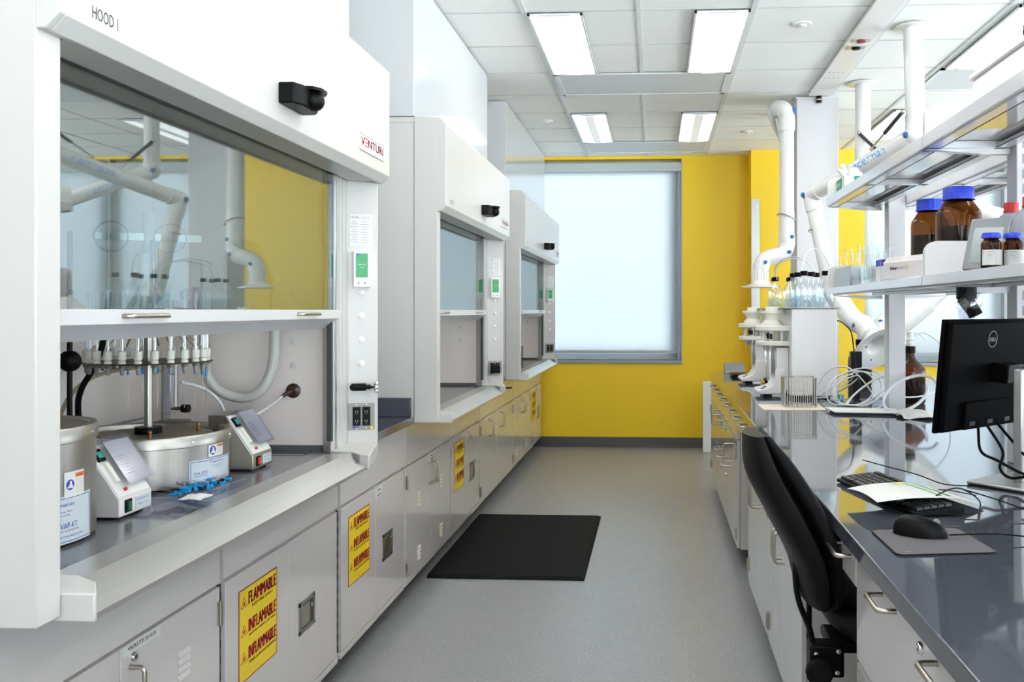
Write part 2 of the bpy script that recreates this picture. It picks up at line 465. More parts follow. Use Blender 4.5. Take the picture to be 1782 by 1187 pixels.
# far wall: yellow, with deep window openings
WT = 0.28
wb = MB()
wx0, wx1, wz0, wz1 = -1.60, 0.276, 0.89, 2.95
wb.box(XL, wx0, YB, YB + WT, 0, CZ, YEL)
wb.box(wx0, wx1, YB, YB + WT, 0, wz0, YEL)
wb.box(wx0, wx1, YB, YB + WT, wz1, CZ, YEL)
wb.box(wx1, 0.945, YB, YB + WT, 0, CZ, YEL)
struct('wall_back', wb, label='yellow far wall around the big window')
wp = MB()
Y2 = 8.96
wp.box(0.945, 2.05, Y2, YB + WT, 0, CZ, YEL)
wp.box(2.05, 3.40, Y2, YB + WT, 0, wz0, YEL).box(2.05, 3.40, Y2, YB + WT, wz1, CZ, YEL)
wp.box(3.40, 3.50, Y2 + 0.16, YB + WT, 0, CZ, WALLW)
wp.box(3.40, 5.0, Y2, YB + WT, 0, wz0, YEL).box(3.50, 5.0, Y2, YB + WT, wz1, CZ, YEL).box(3.40, 3.50, Y2, YB + WT, wz1, CZ, YEL)
wp.box(5.0, XR, Y2, YB + WT, 0, CZ, YEL)
struct('wall_far_right', wp, label='yellow projecting wall right of the big window')

FRAMEM = mat('window_frame_grey', (176, 184, 190), 0.4)
SILLM = mat('window_sill_grey', (150, 158, 166), 0.35)
def window(n, x0, x1, y, extra_l=0.0, extra_r=0.13):
    f = MB()
    yo = y + 0.12
    f.box(x0, x0 + 0.05 + extra_l, yo, yo + 0.06, wz0, wz1, FRAMEM)
    f.box(x1 - extra_r, x1, yo, yo + 0.06, wz0, wz1, FRAMEM)
    f.box(x0 + 0.05 + extra_l, x1 - extra_r, yo, yo + 0.06, wz0, wz0 + 0.06, FRAMEM)
    f.box(x0 + 0.05 + extra_l, x1 - extra_r, yo, yo + 0.06, 2.78, wz1, FRAMEM)
    o = struct('window_%d' % n, f, label='tall window frame behind the shade')
    g = MB().box(x0 + 0.03, x1 - 0.05, yo + 0.025, yo + 0.035, wz0 + 0.03, 2.82, GLASS_W).build('window_pane', o)
    s = MB().box(x0 - 0.0, x1 + 0.0, y - 0.025, yo, wz0 - 0.035, wz0, SILLM).build('window_sill', o, bev=0.004)
    r = MB().box(x1 - 0.012, x1 - .0005, y + 0.005, yo - .0005, wz0, wz1, FRAMEM).build('window_reveal', o)
    # children keep world placement
    for c in (g, s, r): c['kind'] = 'structure'
    return o
window(1, wx0, wx1, YB)
window(2, 2.05, 3.40, Y2)
window(3, 3.50, 5.0, Y2)

def shade(x0, x1, y, label):
    t = thing('roller_shade', label, 'window shade', ((x0 + x1) / 2, y, wz0), 'roller shades on the far windows')
    MB().box(x0, x1, y, y + 0.085, 2.825, 2.915, mat('shade_fascia', (190, 196, 196), 0.4) if 'shade_fascia' not in MATS else MATS['shade_fascia']).build('fascia', t, bev=0.003)
    MB().box(x0 + 0.01, x1 - 0.045, y + 0.045, y + 0.047, 0.985, 2.83, SHADE).build('shade_cloth', t)
    MB().box(x0 + 0.01, x1 - 0.045, y + 0.036, y + 0.056, 0.955, 0.985, FRAMEM).build('hem_bar', t, bev=0.003)
    MB().box(x1 - 0.04, x1 - 0.013, y + 0.03, y + 0.06, wz0, 2.83, FRAMEM).build('side_channel', t)
    return t
shade(wx0 + 0.005, wx1 - 0.005, YB + 0.01, 'pale translucent roller shade on the window left of the yellow wall')
shade(2.055, 3.42, Y2 + 0.01, 'pale roller shade behind the bench shelves, next to the yellow wall strip')
shade(3.50, 4.995, Y2 + 0.01, 'pale roller shade on the window farthest to the right along the far wall')

bb = MB()
bb.prism([(YB, 0), (YB, 0.10), (YB - 0.008, 0.10), (YB - 0.012, 0.03), (YB - 0.05, 0.0)], 'x', -1.25, 0.945, BASEB)
struct('baseboard_back', bb, label='charcoal cove base along the yellow wall')
struct('baseboard_right', MB().prism([(Y2, 0), (Y2, 0.10), (Y2 - 0.008, 0.10), (Y2 - 0.012, 0.03), (Y2 - 0.05, 0.0)], 'x', 0.945, XR, BASEB),
       label='charcoal cove base along the projecting wall')

# ceiling grid: wide runners along the room, fine tile joints across it
g = MB()
G0 = 4.748; DY = 0.6105
for x in (-0.692, 0.515, 1.84, 3.05, 4.26, 5.47): g.box(x - 0.014, x + 0.014, YF, YB, CZ - 0.006, CZ + .001, GRIDM)
for x in (-0.087,): g.box(x - 0.012, x + 0.012, YF, YB, CZ - 0.005, CZ + .001, GRIDM)
for x in (2.445, 3.655, 4.865): g.box(x - 0.004, x + 0.004, YF, YB, CZ - 0.003, CZ + .001, GRIDM)
for k in range(-13, 8):
    y = G0 + k * DY
    if y < YF or y > YB: continue
    g.box(XL, XR, y - 0.003, y + 0.003, CZ - 0.0025, CZ + .001, GAPM)
struct('trim_1', g, label='white suspended ceiling grid')

def troffer(x0, x1, y0, y1, lit, label):
    t = thing('ceiling_light', label, 'ceiling light', ((x0 + x1) / 2, (y0 + y1) / 2, CZ), 'recessed troffer ceiling lights')
    zt = CZ - 0.0065
    f = MB()
    f.box(x0, x0 + .012, y0, y1, zt - .012, zt, GRIDM).box(x1 - .012, x1, y0, y1, zt - .012, zt, GRIDM)
    f.box(x0, x1, y0, y0 + .012, zt - .012, zt, GRIDM).box(x0, x1, y1 - .012, y1, zt - .012, zt, GRIDM)
    f.box(x0, x1, y0, y1, zt - .002, zt, GRIDM)
    f.build('frame', t)
    a, b = x0 + .012, x1 - .012; c = (a + b) / 2; q = 0.034
    zb = zt - 0.014
    L = MB(); M1 = LENS if lit else LENS_DIM; M2 = LENS_MID if lit else LENS_MID_D
    # two lens wings sloping down to a flat middle strip
    L.prism([(a, zt - .004), (c - q, zb), (c - q, zb + .003), (a, zt - .003)], 'y', y0 + .014, y1 - .014, M1)
    L.prism([(b, zt - .004), (c + q, zb), (c + q, zb + .003), (b, zt - .003)], 'y', y0 + .014, y1 - .014, M1)
    L.build('lens', t)
    MB().box(c - q, c + q, y0 + .05, y1 - .05, zb - .002, zb + .001, M2).build('centre_strip', t)
    e = MB()
    for y in (y0 + .012, y1 - .016):
        e.prism([(a, zt - .004), (c - q, zb - .003), (c + q, zb - .003), (b, zt - .004)], 'y', y, y + .004, GRIDM)
    e.build('end_cap', t)
    return t
LY = [-2.565, -0.13, 2.31, 4.748, 7.187]
nm = {-2.565: 'behind the viewpoint', -0.13: 'overhead', 2.31: 'second row ahead', 4.748: 'glaring white', 7.187: 'dimmed pale'}
for yi, y in enumerate(LY):
    for xi, (x0, x1) in enumerate(((-0.678, -0.385), (0.208, 0.500), (1.875, 2.215), (4.28, 4.62))):
        lit = y < 7
        wh = ['on the hood side of the aisle', 'on the bench side of the aisle', 'beyond the bench shelving', 'farthest from the fume hoods'][xi]
        troffer(x0, x1, y + .005, y + 2 * DY - .005, lit, 'recessed ceiling light, %s, %s' % (nm[y], wh))

def vent(x0, x1, y0, y1, label):
    t = thing('ceiling_vent', label, 'air vent', ((x0 + x1) / 2, (y0 + y1) / 2, CZ), 'perforated ceiling air diffusers')
    z = CZ - .0065
    f = MB()
    f.box(x0, x1, y0, y0 + .03, z - .006, z, GRIDM).box(x0, x1, y1 - .03, y1, z - .006, z, GRIDM)
    f.box(x0, x0 + .03, y0, y1, z - .006, z, GRIDM).box(x1 - .03, x1, y0, y1, z - .006, z, GRIDM)
    f.build('frame', t)
    MB().box(x0 + .025, x1 - .025, y0 + .025, y1 - .025, z - .003, z, PERF).build('perforated_face', t)
    s = MB()
    for x in (x0 + .1, x1 - .1):
        for y in (y0 + .015, y1 - .015): s.cyl((x, y, z - .009), (x, y, z - .005), .006, NICKEL, 10)
    s.build('fastener', t)
vent(-0.675, 0.50, 5.985, 6.575, 'wide perforated vent just beyond the two glaring aisle lights')
vent(-0.675, 0.50, 8.43, 9.0, 'wide perforated vent close to the yellow wall')
vent(1.86, 2.43, 5.985, 6.575, 'perforated vent seen above the bench shelf, right of the white pipes')
def detector(name, x, y, r, label, cat, sprinkler=False):
    t = thing(name, label, cat, (x, y, CZ), 'small round ceiling fittings')
    MB().lathe([(r, 0), (r, -.004), (r * .96, -.007), (r * .5, -.009)], (x, y, CZ), W_PL).build('cover_plate', t)
    MB().lathe([(r * .5, -.009), (r * .42, -.016), (0, -.019)], (x, y, CZ), W_PL).build('sensor_dome', t)
detector('sprinkler_cover', 0.808, 5.03, 0.055, 'round white ceiling disc between the aisle light and the long raceway', 'sprinkler cover')
detector('sprinkler_cover', -0.90, 7.48, 0.05, 'round white ceiling disc over the far fume hood', 'sprinkler cover')
detector('sprinkler_cover', 0.812, 8.03, 0.05, 'round white ceiling disc near the yellow corner', 'sprinkler cover')

# raceway on the ceiling and the service column standing on the bench
t = thing('ceiling_raceway', 'long white utility raceway fixed to the ceiling above the bench', 'raceway', (1.19, 3, CZ))
MB().box(1.11, 1.265, -3.0, 6.64, CZ - .022, CZ - .006, W_PL).build('channel', t, bev=.003)
MB().box(1.268, 1.29, -3.0, 6.64, CZ - .016, CZ - .006, GRIDM).build('side_rail', t)
for (y, m) in ((5.28, mat('red_receptacle', (140, 50, 55), .4)), (5.42, BLACK)):
    o = MB().box(1.135, 1.24, y - .035, y + .035, CZ - .026, CZ - .021, ALU).build('outlet_plate', t)
    MB().lathe([(.026, 0), (.026, -.008), (.022, -.010)], (1.188, y, CZ - .0255), m, 20).build('receptacle', o)
d = MB()
for y in (5.98, 6.12):
    for x in (1.14, 1.165, 1.195, 1.225): d.cyl((x, y, CZ - .0235), (x, y, CZ - .0215), .006, INK_G, 8)
d.build('knockout', t)
t = thing('service_column', 'tall white square service column standing on the bench up to the ceiling', 'column', (1.185, 6.82, 0.91))
MB().box(1.035, 1.338, 6.67, 6.97, 0.9105, CZ - .03, POSTW).build('shaft', t, bev=.004)
MB().box(1.03, 1.343, 6.665, 6.975, CZ - .03, CZ - .023, W_PL).build('top_collar', t)
MB().cyl((1.19, 6.64, CZ - .07), (1.19, 6.64, CZ - .023), .02, BLACK, 14).cyl((1.19, 6.64, CZ - .055), (1.19, 6.64, CZ - .045), .028, NICKEL, 14).build('cable_gland', t)
# ------------------------------------------------------------------ fume hoods
HZ0, HZ1 = 0.878, 2.30
def hood(y0, y1, label, number, detail):
    t = thing('fume_hood', label, 'fume hood', (-1.4, (y0 + y1) / 2, HZ0), 'fume hoods along the left side')
    # shell
    p = MB()
    p.box(-1.98, -1.122, y0 + .003, y0 + .03, HZ0, HZ1, W_HOOD).box(-1.98, -1.17, y1 - .03, y1, HZ0, HZ1, W_HOOD)
    p.box(-1.98, -1.12, y0, y1, 2.275, HZ1, W_HOOD)
    p.build('side_panel', t)
    MB().prism([(-1.01, y0), (-1.01, y0 + .062), (-1.03, y0 + .068), (-1.108, y0 + .075), (-1.116, y0 + .175), (-1.165, y0 + .12), (-1.165, y0 + .03), (-1.12, y0 + .03), (-1.12, y0)],
               'z', HZ0, HZ1, W_HOOD).build('corner_post', t, bev=.003)
    A = Vector((-1.108, y1 - .037)); B = Vector((-1.01, y1 - .003))
    MB().prism([(B.x, B.y), (-1.01, y1 + .002), (-1.17, y1 + .002), (-1.17, y1 - .12), (-1.118, y1 - .185), (-1.112, y1 - .18), (A.x, A.y)],
               'z', HZ0, 1.98, W_HOOD).build('corner_post', t, bev=.003)
    q = MB()
    for k, yy in enumerate((y1 - .165, y1 - .13, y1 - .095, y1 - .06)): q.box(-1.112, -1.1075, yy, yy + .012, .91, 1.95, ALU if k == 0 else W_HOOD)
    for zz in (.912,): q.box(-1.125, -1.108, y1 - .203, y1 - .188, .95, 1.95, GASKET)
    q.build('sash_track', t)
    sa0, sb0 = y0 + .17, y1 - .19
    # header: thin folded front, open underneath
    yy0, yy1 = y0 - .004, y1 + .012
    prof = [(-1.12, 2.297), (-1.0, 2.297), (-.97, 2.268), (-.97, 1.888), (-.995, 1.862), (-1.010, 1.862), (-1.010, 1.870), (-.9985, 1.870), (-.982, 1.890), (-.982, 2.262), (-1.005, 2.285), (-1.12, 2.285)]
    h = MB(); h.prism(prof, 'y', yy0 + .02, yy1 - .02, W_HOOD)
    e = [(-1.12, 2.297), (-1.0, 2.297), (-.97, 2.268), (-.97, 1.888), (-.995, 1.862), (-1.012, 1.862), (-1.012, 2.0), (-1.12, 2.0)]
    h.prism([(-1.0125, 2.297), (-1.0, 2.297), (-.97, 2.268), (-.97, 1.888), (-.995, 1.862), (-1.0125, 1.862)], 'y', yy0 + .004, yy0 + .02, W_HOOD); h.prism(e, 'y', yy1 - .02, yy1, W_HOOD)
    hd = h.build('header_panel', t, bev=.002)
    MB().box(-1.0985, -1.0105, y0 + .08, y1 - .04, 1.866, 1.869, W_HOOD).box(-1.10, -1.092, sa0, sb0, 1.8655, 1.872, GASKET).build('header_underside', t)
    MB().text(number, (-.9695, y0 + .085, 1.905), (0, 1, 0), (0, 0, 1), .075, .022, INK).build('number_lettering', hd)
    s = MB().box(-.9697, -.968, y1 - .325, y1 - .065, 1.93, 1.985, STK_W)
    s.box(-.9695, -.9675, y1 - .325, y1 - .065, 1.93, 1.9325, INK_G).box(-.9695, -.9675, y1 - .325, y1 - .065, 1.9825, 1.985, INK_G)
    s.text('V', (-.9672, y1 - .313, 1.948), (0, 1, 0), (0, 0, 1), .034, .028, RED_L, .0012)
    for zz in (1.948, 1.9605, 1.973): s.box(-.9675, -.9672, y1 - .277, y1 - .247, zz, zz + .004, RED_L)
    s.text('NTURI', (-.9672, y1 - .240, 1.948), (0, 1, 0), (0, 0, 1), .165, .028, RED_L, .0012)
    s.text('Accelerated Airflow', (-.9672, y1 - .24, 1.937), (0, 1, 0), (0, 0, 1), .12, .005, INK_G)
    s.build('logo_badge', hd)
    # motion sensor under a little visor
    c = (y0 + y1) / 2 + .03; zz = 1.965
    m = MB(); m.prism([(-.97, c - .085), (-.97, c + .07), (-.93, c + .07), (-.915, c + .045), (-.915, c - .05), (-.93, c - .085)], 'z', zz - .03, zz + .025, BLACK)
    sen = m.build('motion_sensor', t, bev=.004)
    v = MB(); v.prism([(-.95, c - .04), (-.95, c + .07), (-.90, c + .06), (-.885, c + .035), (-.885, c - .005), (-.90, c - .03)], 'z', zz + .018, zz + .026, BLACK)
    v.build('visor', sen)
    MB().sphere((-.913, c + .012, zz - .004), .028, BLACK).build('lens_dome', sen)
    # liner inside
    l = MB()
    l.box(-1.80, -1.79, y0 + .10, y1 - .10, .90, 2.25, LINER)
    l.box(-1.80, -1.165, y0 + .11, y0 + .12, .90, 2.25, LINER).box(-1.80, -1.165, y1 - .12, y1 - .11, .90, 2.25, LINER)
    l.box(-1.80, -1.15, y0 + .11, y1 - .11, 2.24, 2.25, LINER)
    l.box(-1.795, -1.783, y0 + .12, y1 - .12, 1.02, 1.025, INK_G)
    l.build('liner', t)
    for z in (1.46, 1.292, 1.207): MB().lathe([(.013, 0), (.013, .003), (.009, .005), (0, .0055)], (-1.275, y1 - .12, z), W_PL, 20, (0, -1, 0)).build('port_cap', t)
    ws = MB(); ws.box(-1.79, -1.12, y0 + .12, y1 - .12, .878, .908, EPOXY_L)
    ws.box(-1.79, -1.775, y0 + .12, y1 - .12, .908, .925, EPOXY_L).box(-1.79, -1.17, y1 - .135, y1 - .12, .908, .925, EPOXY_L)
    wso = ws.build('work_surface', t)
    MB().box(-1.50, -1.19, y1 - .245, y1 - .165, .9085, .9095, EPOXY).build('cup_sink', wso, bev=.0004)
    # airfoil sill with white end caps
    ya, yb = y0 + .065, y1 - .28
    f = MB()
    f.prism([(-1.125, .908), (-1.040, .914), (-.958, .880), (-.958, .870), (-.966, .870), (-1.045, .904), (-1.12, .895)], 'y', ya + .012, yb + .06, STEEL_SILL)
    f.build('airfoil_sill', t, sharp=8)
    e = MB()
    e.prism([(-1.01, ya), (-.953, ya), (-.953, ya + .006), (-.995, ya + .07), (-1.05, ya + .105), (-1.115, ya + .11), (-1.115, ya)], 'z', .868, .917, W_HOOD); e.build('sill_end_cap', t, bev=.003); e = MB()
    e.prism([(-1.012, y1 + .0), (-1.01, y1 - .01), (-.953, yb + .02), (-.953, yb), (-.985, yb - .0), (-1.03, yb + .06), (-1.09, yb + .07), (-1.112, yb + .08), (-1.112, y1 - .03)], 'z', .868, .918, W_HOOD)
    e.build('sill_end_cap', t, bev=.003)
    # sash
    sa, sb = y0 + .165, y1 - .19
    g = MB().box(-1.108, -1.102, sa, sb, 1.395, 2.22, GLASS)
    go = g.build('sash_glass', t)
    r = MB(); r.prism([(-1.085, 1.402), (-1.085, 1.372), (-1.105, 1.362), (-1.135, 1.338), (-1.14, 1.342), (-1.115, 1.372), (-1.122, 1.40)], 'y', sa - .02, sb + .004, W_SASH)
    r.box(-1.112, -1.098, sb - .004, sb + .006, 1.38, 2.2, ALU)
    ro = r.build('sash_rail', t, bev=.001)
    for yc in (y0 + .44, y1 - .48) if y1 - y0 < 2 else (y0 + .5, y1 - .62):
        hn = MB(); hn.tube(smoothpath([(-1.086, yc - .075, 1.388), (-1.072, yc - .07, 1.388), (-1.067, yc - .055, 1.388), (-1.067, yc + .055, 1.388), (-1.072, yc + .07, 1.388), (-1.086, yc + .075, 1.388)], 4), .005, NICKEL, 10)
        hn.build('sash_handle', ro)
    # fittings on the inner face of the right-hand post
    u = Vector((B.x - A.x, B.y - A.y, 0)); L = u.length; u = u / L; n = Vector((u.y, -u.x, 0)); up = Vector((0, 0, 1))
    def at(s_, z, d=0.0): return Vector((A.x, A.y, z)) + u * s_ + n * d
    mo = MB(); mo.obox(at(.048, 1.548, .012), u * .030, n * .0125, up * .066, W_PL)
    mon = mo.build('airflow_monitor', t, bev=.004)
    sc = MB(); sc.obox(at(.048, 1.562, .0248), u * .021, n * .0006, up * .043, GREEN)
    sc.text('Normal', at(.036, 1.562, .0256), u, up, .026, .006, STK_W)
    sc.text('95 fpm', at(.040, 1.552, .0256), u, up, .016, .004, STK_W)
    sc.obox(at(.034, 1.601, .0255), u * .006, n * .0004, up * .002, BLUE_C)
    sc.build('screen', mon)
    bt = MB()
    for ss in (.037, .059): bt.obox(at(ss, 1.498, .025), u * .0025, n * .001, up * .0025, INK)
    bt.build('button', mon)
    pa = MB(); pa.obox(at(.046, 1.69, .0008), u * .040, n * .0005, up * .058, STK_W)
    pa.text('AccuTec', at(.012, 1.733, .0016), u, up, .026, .009, INK)
    pa.text('CERTIFICATE OF', at(.050, 1.738, .0016), u, up, .024, .003, INK_G)
    pa.text('FUME HOOD PERFORMANCE', at(.046, 1.732, .0016), u, up, .034, .003, INK_G)
    for k in range(9):
        pa.obox(at(.022, 1.722 - k * .0095, .0016), u * (.008 + .003 * ((k * 7) % 3)), n * .0002, up * .0009, INK_G)
        pa.obox(at(.058, 1.721 - k * .0095, .0016), u * (.008 + .004 * ((k * 5) % 3)), n * .0002, up * .0007, INK_G)
    pa.text('annual performance test record', at(.022, 1.636, .0016), u, up, .046, .0035, INK_G)
    pa.build('certificate', t)
    for z in (1.465, 1.38, 1.293, 1.207): MB().lathe([(.012, 0), (.012, .002), (.009, .004), (0, .0045)], at(.047, z, 0), W_PL, 20, n).build('port_cap', t)
    if detail:
        k = MB(); c0 = at(.058, 1.122, 0)
        k.lathe([(.010, 0), (.010, .006), (.006, .008), (.006, .02)], c0 + u * .015, CHROME, 18, n)
        kn = k.build('gas_valve', t)
        k2 = MB(); a0 = at(.075, 1.122, .034); 
        k2.cyl(at(.020, 1.124, .036), at(.062, 1.124, .036), .0135, BLACK, 14).cyl(at(.062, 1.124, .036), at(.078, 1.124, .036), .0085, BLACK, 12)
        k2.sphere(at(.019, 1.124, .036), .0135, BLACK, 14, 8)
        k2.build('grip', kn)
        k3 = MB(); k3.cyl(at(.078, 1.123, .036), at(.10, 1.123, .036), .004, BLACK, 10)
        for q_ in range(5):
            aa = q_ * 2 * PI / 5; cc = at(.098, 1.123, .036) + n * (math.cos(aa) * .012) + up * (math.sin(aa) * .014)
            k3.sphere(cc, .0085, CHROME, 12, 8)
        k3.build('star_wheel', kn)
    o = MB(); o.obox(at(.047, 1.015, .002), u * .046, n * .002, up * .048, PLATE)
    ou = o.build('outlet_plate', t, bev=.001)
    rc = MB()
    for ss in (.030, .064):
        rc.obox(at(ss, 1.016, .0055), u * .014, n * .002, up * .034, BLACK)
        for dz in (.017, -.017):
            for dx in (-.004, .004): rc.obox(at(ss + dx, 1.016 + dz, .0078), u * .001, n * .0003, up * .004, INK_G)
            rc.obox(at(ss, 1.008 + dz, .0078), u * .0015, n * .0003, up * .0015, INK_G)
    rc.build('receptacle', ou)
    tg = MB(); tg.obox(at(.083, .974, .0046), u * .0045, n * .0003, up * .0055, STK_Y).obox(at(.026, .976, .0046), u * .010, n * .0003, up * .003, INK_B)
    sc_ = MB()
    for ss in (.030, .064):
        for zz2 in (1.057, .973): sc_.lathe([(.003, 0), (.002, .0012), (0, .0014)], at(ss, zz2, .0042), CHROME, 10, n)
    tg.build('circuit_tag', ou); sc_.build('screw', ou)
    if not detail:
        MB().obox(at(.045, 1.012, .03), u * .03, n * .024, up * .026, BLACK).build('plug_adapter', t, bev=.004) if number == 'HOOD 2' else None
    return t
HOODS = [(1.42, 3.24), (4.14, 5.97), (6.71, 9.10)]
hood(1.42, 3.24, 'nearest white fume hood, holding the steel evaporators, sash half open', 'HOOD 1', True)
hood(4.14, 5.97, 'middle white fume hood, empty apart from a thin rod, sash half open', 'HOOD 2', False)
hood(6.71, 9.10, 'farthest white fume hood beside the window, wire basket inside', 'HOOD 3', False)
for (y0, y1), lb in zip(HOODS, ('above the nearest fume hood, cut by the picture top', 'above the middle fume hood', 'above the far fume hood, mirroring the window')):
    e = MB(); e.box(-1.985, -1.12, y0, y1 + .01, 2.304, CZ - .012, W_GLOSS)
    o = e.build('duct_enclosure', bev=.002); tag(o, 'white gloss boxed-in ductwork ' + lb, 'duct cover', 'duct covers over the hoods')

# counters between the hoods
def gap_counter(y0, y1, label):
    t = thing('side_counter', label, 'countertop', (-1.5, (y0 + y1) / 2, .87), 'short counters between the hoods')
    MB().box(-1.98, -1.118, y0 + .005, y1 - .005, .873, .906, EPOXY).build('slab', t, bev=.002)
    b = MB(); b.box(-1.98, -1.128, y1 - .026, y1 - .006, .9065, .995, EPOXY).box(-1.98, -1.96, y0 + .006, y1 - .026, .9065, .995, EPOXY)
    b.build('backsplash', t, bev=.002)
    return t
gap_counter(3.245, 4.135, 'dark grey counter with backsplash between the nearest and middle fume hoods')
gap_counter(5.98, 6.705, 'dark grey counter between the middle and far fume hoods')
o = MB().box(-1.995, -1.975, 3.25, 4.13, 1.0, 2.97, WALLW).build('filler_panel'); tag(o, 'tall white filler panel behind the counter between near hoods', 'panel', kind='structure')
# cup holder knob under the far counter
t = thing('coat_hook', 'small black hook with a round end fixed under the counter, between middle and far hoods', 'hook', (-1.12, 6.4, .84))
MB().box(-1.165, -1.13, 6.46, 6.50, .835, .855, BLACK).build('base', t); MB().tube(smoothpath([(-1.14, 6.48, .845), (-1.09, 6.46, .842), (-1.05, 6.40, .845), (-1.02, 6.36, .85)], 5), .006, BLACK, 10).build('arm', t)

# ------------------------------------------------------------------ base cabinets
class Face:
    """front of a run of cabinets: s runs along the room, d sticks out of the face"""
    def __init__(s, x, sgn): s.x, s.g = x, sgn
    def box(s, mb, s0, s1, z0, z1, d0, d1, m): mb.box(s.x + s.g * d0, s.x + s.g * d1, s0, s1, z0, z1, m); return mb
    def P(s, a, z, d): return (s.x + s.g * d, a, z)
LF, RF = Face(-1.165, 1), Face(0.445, -1)
def handle(F, par, s_, z, vert=True, L=.105, pr=.034):
    h = L / 2; r = .010
    if vert: pts = [(s_, z - h, 0), (s_, z - h, pr - r), (s_, z - h + r * .4, pr - r * .3), (s_, z - h + r, pr), (s_, z + h - r, pr), (s_, z + h - r * .4, pr - r * .3), (s_, z + h, pr - r), (s_, z + h, 0)]
    else: pts = [(s_ - h, z, 0), (s_ - h, z, pr - r), (s_ - h + r * .4, z, pr - r * .3), (s_ - h + r, z, pr), (s_ + h - r, z, pr), (s_ + h - r * .4, z, pr - r * .3), (s_ + h, z, pr - r), (s_ + h, z, 0)]
    return MB().tube([F.P(*p) for p in pts], .0052, NICKEL, 10).build('handle', par)
def hinge(F, par, s_, z):
    m = MB(); F.box(m, s_ - .010, s_ + .010, z - .030, z + .030, 0, .003, NICKEL)
    m.cyl(F.P(s_, z - .032, .005), F.P(s_, z + .032, .005), .0048, NICKEL, 10)
    return m.build('hinge', par)
def lock(F, par, s_, z, r=.011):
    n = Vector((F.g, 0, 0))
    m = MB().lathe([(r, 0), (r, .004), (r * .85, .007), (r * .5, .007), (r * .45, .004), (0, .004)], F.P(s_, z, 0), CHROME, 20, n)
    F.box(m, s_ - .0015, s_ + .0015, z - .004, z + .004, .004, .0065, BRASS)
    return m.build('lock', par)
def louvres(F, par, s_, z, w_=.055):
    m = MB()
    for k in range(4):
        zz = z - k * .019
        c = F.P(s_, zz, .0); g = F.g
        a = s_ - w_ / 2; b = s_ + w_ / 2
        vs = [F.P(a, zz + .006, .0002), F.P(b, zz + .006, .0002), F.P(b, zz - .005, .006), F.P(a, zz - .005, .006), F.P(b, zz - .006, .0002), F.P(a, zz - .006, .0002)]
        m.add(vs, [(0, 1, 2, 3), (3, 2, 4, 5), (0, 3, 5), (1, 4, 2)] if g > 0 else [(3, 2, 1, 0), (5, 4, 2, 3), (5, 3, 0), (2, 4, 1)], CAB)
        F.box(m, a + .002, b - .002, zz - .0075, zz - .006, 0, .0008, DARK)
    return m.build('louvre_vent', par)
def piano_hinge(F, par, s_, z0, z1):
    m = MB(); z = z0; k = 0
    while z < z1:
        F.box(m, s_ - .0045, s_ + .0045, z, min(z1, z + .021), 0, .0035 if k % 2 else .0045, GASKET if k % 2 else INK); z += .022; k += 1
    return m.build('continuous_hinge', par)
def sticker(F, par, s0, z0, w_, h_):
    rt, up = Vector((0, 1, 0)), Vector((0, 0, 1))
    m = MB(); F.box(m, s0, s0 + w_, z0, z0 + h_, 0, .0008, STK_Y)
    bw = .0032
    for (a, b, c, d) in ((0, w_, 0, bw), (0, w_, h_ - bw, h_), (0, bw, 0, h_), (w_ - bw, w_, 0, h_)): F.box(m, s0 + a, s0 + b, z0 + c, z0 + d, 0, .0011, STK_R)
    def T(t_, a, z, tw, th, mm=STK_R, bold=0): m.text(t_, F.P(s0 + a * w_, z0 + z * h_, .0013), rt, up, tw * w_, th * h_, mm, bold)
    rows = [('FLAMMABLE', 'KEEP FIRE AWAY', .80, .745), ('INFLAMABLE', 'MANTENGA ALEJADO DEL FUEGO', .50, .445), ('INFLAMMABLE', 'TENIR LOIN DES FLAMMES', .21, .152)]
    for i, (big, small, zb, zs) in enumerate(rows):
        T(big, .24, zb, .72, .135, bold=.0028)
        if i == 0: T(small, .33, zs, .55, .035, bold=.0005)
        else: T(small, .24, zs, .72, .032, bold=.0004)
        # warning triangle with a flame
        cx, zt = s0 + .125 * w_, z0 + (zb - .005) * h_; tw, th = .088 * w_, .115 * h_
        def tri(k, d, mm):
            m.add([F.P(cx - tw * k, zt - th * .0 + th * (1 - k) * .38, d), F.P(cx + tw * k, zt + th * (1 - k) * .38, d), F.P(cx, zt + th * (1 - (1 - k) * .62), d)], [(0, 1, 2)], mm)
        tri(1.0, .0012, STK_R); tri(.80, .0014, STK_Y)
        fl = [(-.30, .18), (-.38, .38), (-.15, .62), (-.05, .50), (.05, .80), (.30, .42), (.32, .22), (.12, .12), (-.12, .12)]
        m.add([F.P(cx + tw * a * .85, zt + th * (.08 + b * .72), .0016) for a, b in fl], [tuple(range(len(fl)))], STK_R)
    return m.build('flammable_sticker', par)
def tagplate(F, par, s0, s1, z0, z1, lines, name='label'):
    m = MB(); F.box(m, s0, s1, z0, z1, 0, .001, STK_W)
    n = len(lines); h = (z1 - z0) / (n * 1.9)
    for i, tx in enumerate(lines):
        zc = z1 - (i + .5) * (z1 - z0) / n - h / 2
        m.text(tx, F.P(s0 + (s1 - s0) * .12, zc, .0014), (0, 1, 0), (0, 0, 1), (s1 - s0) * .74, h, INK, .0003)
    return m.build(name, par)
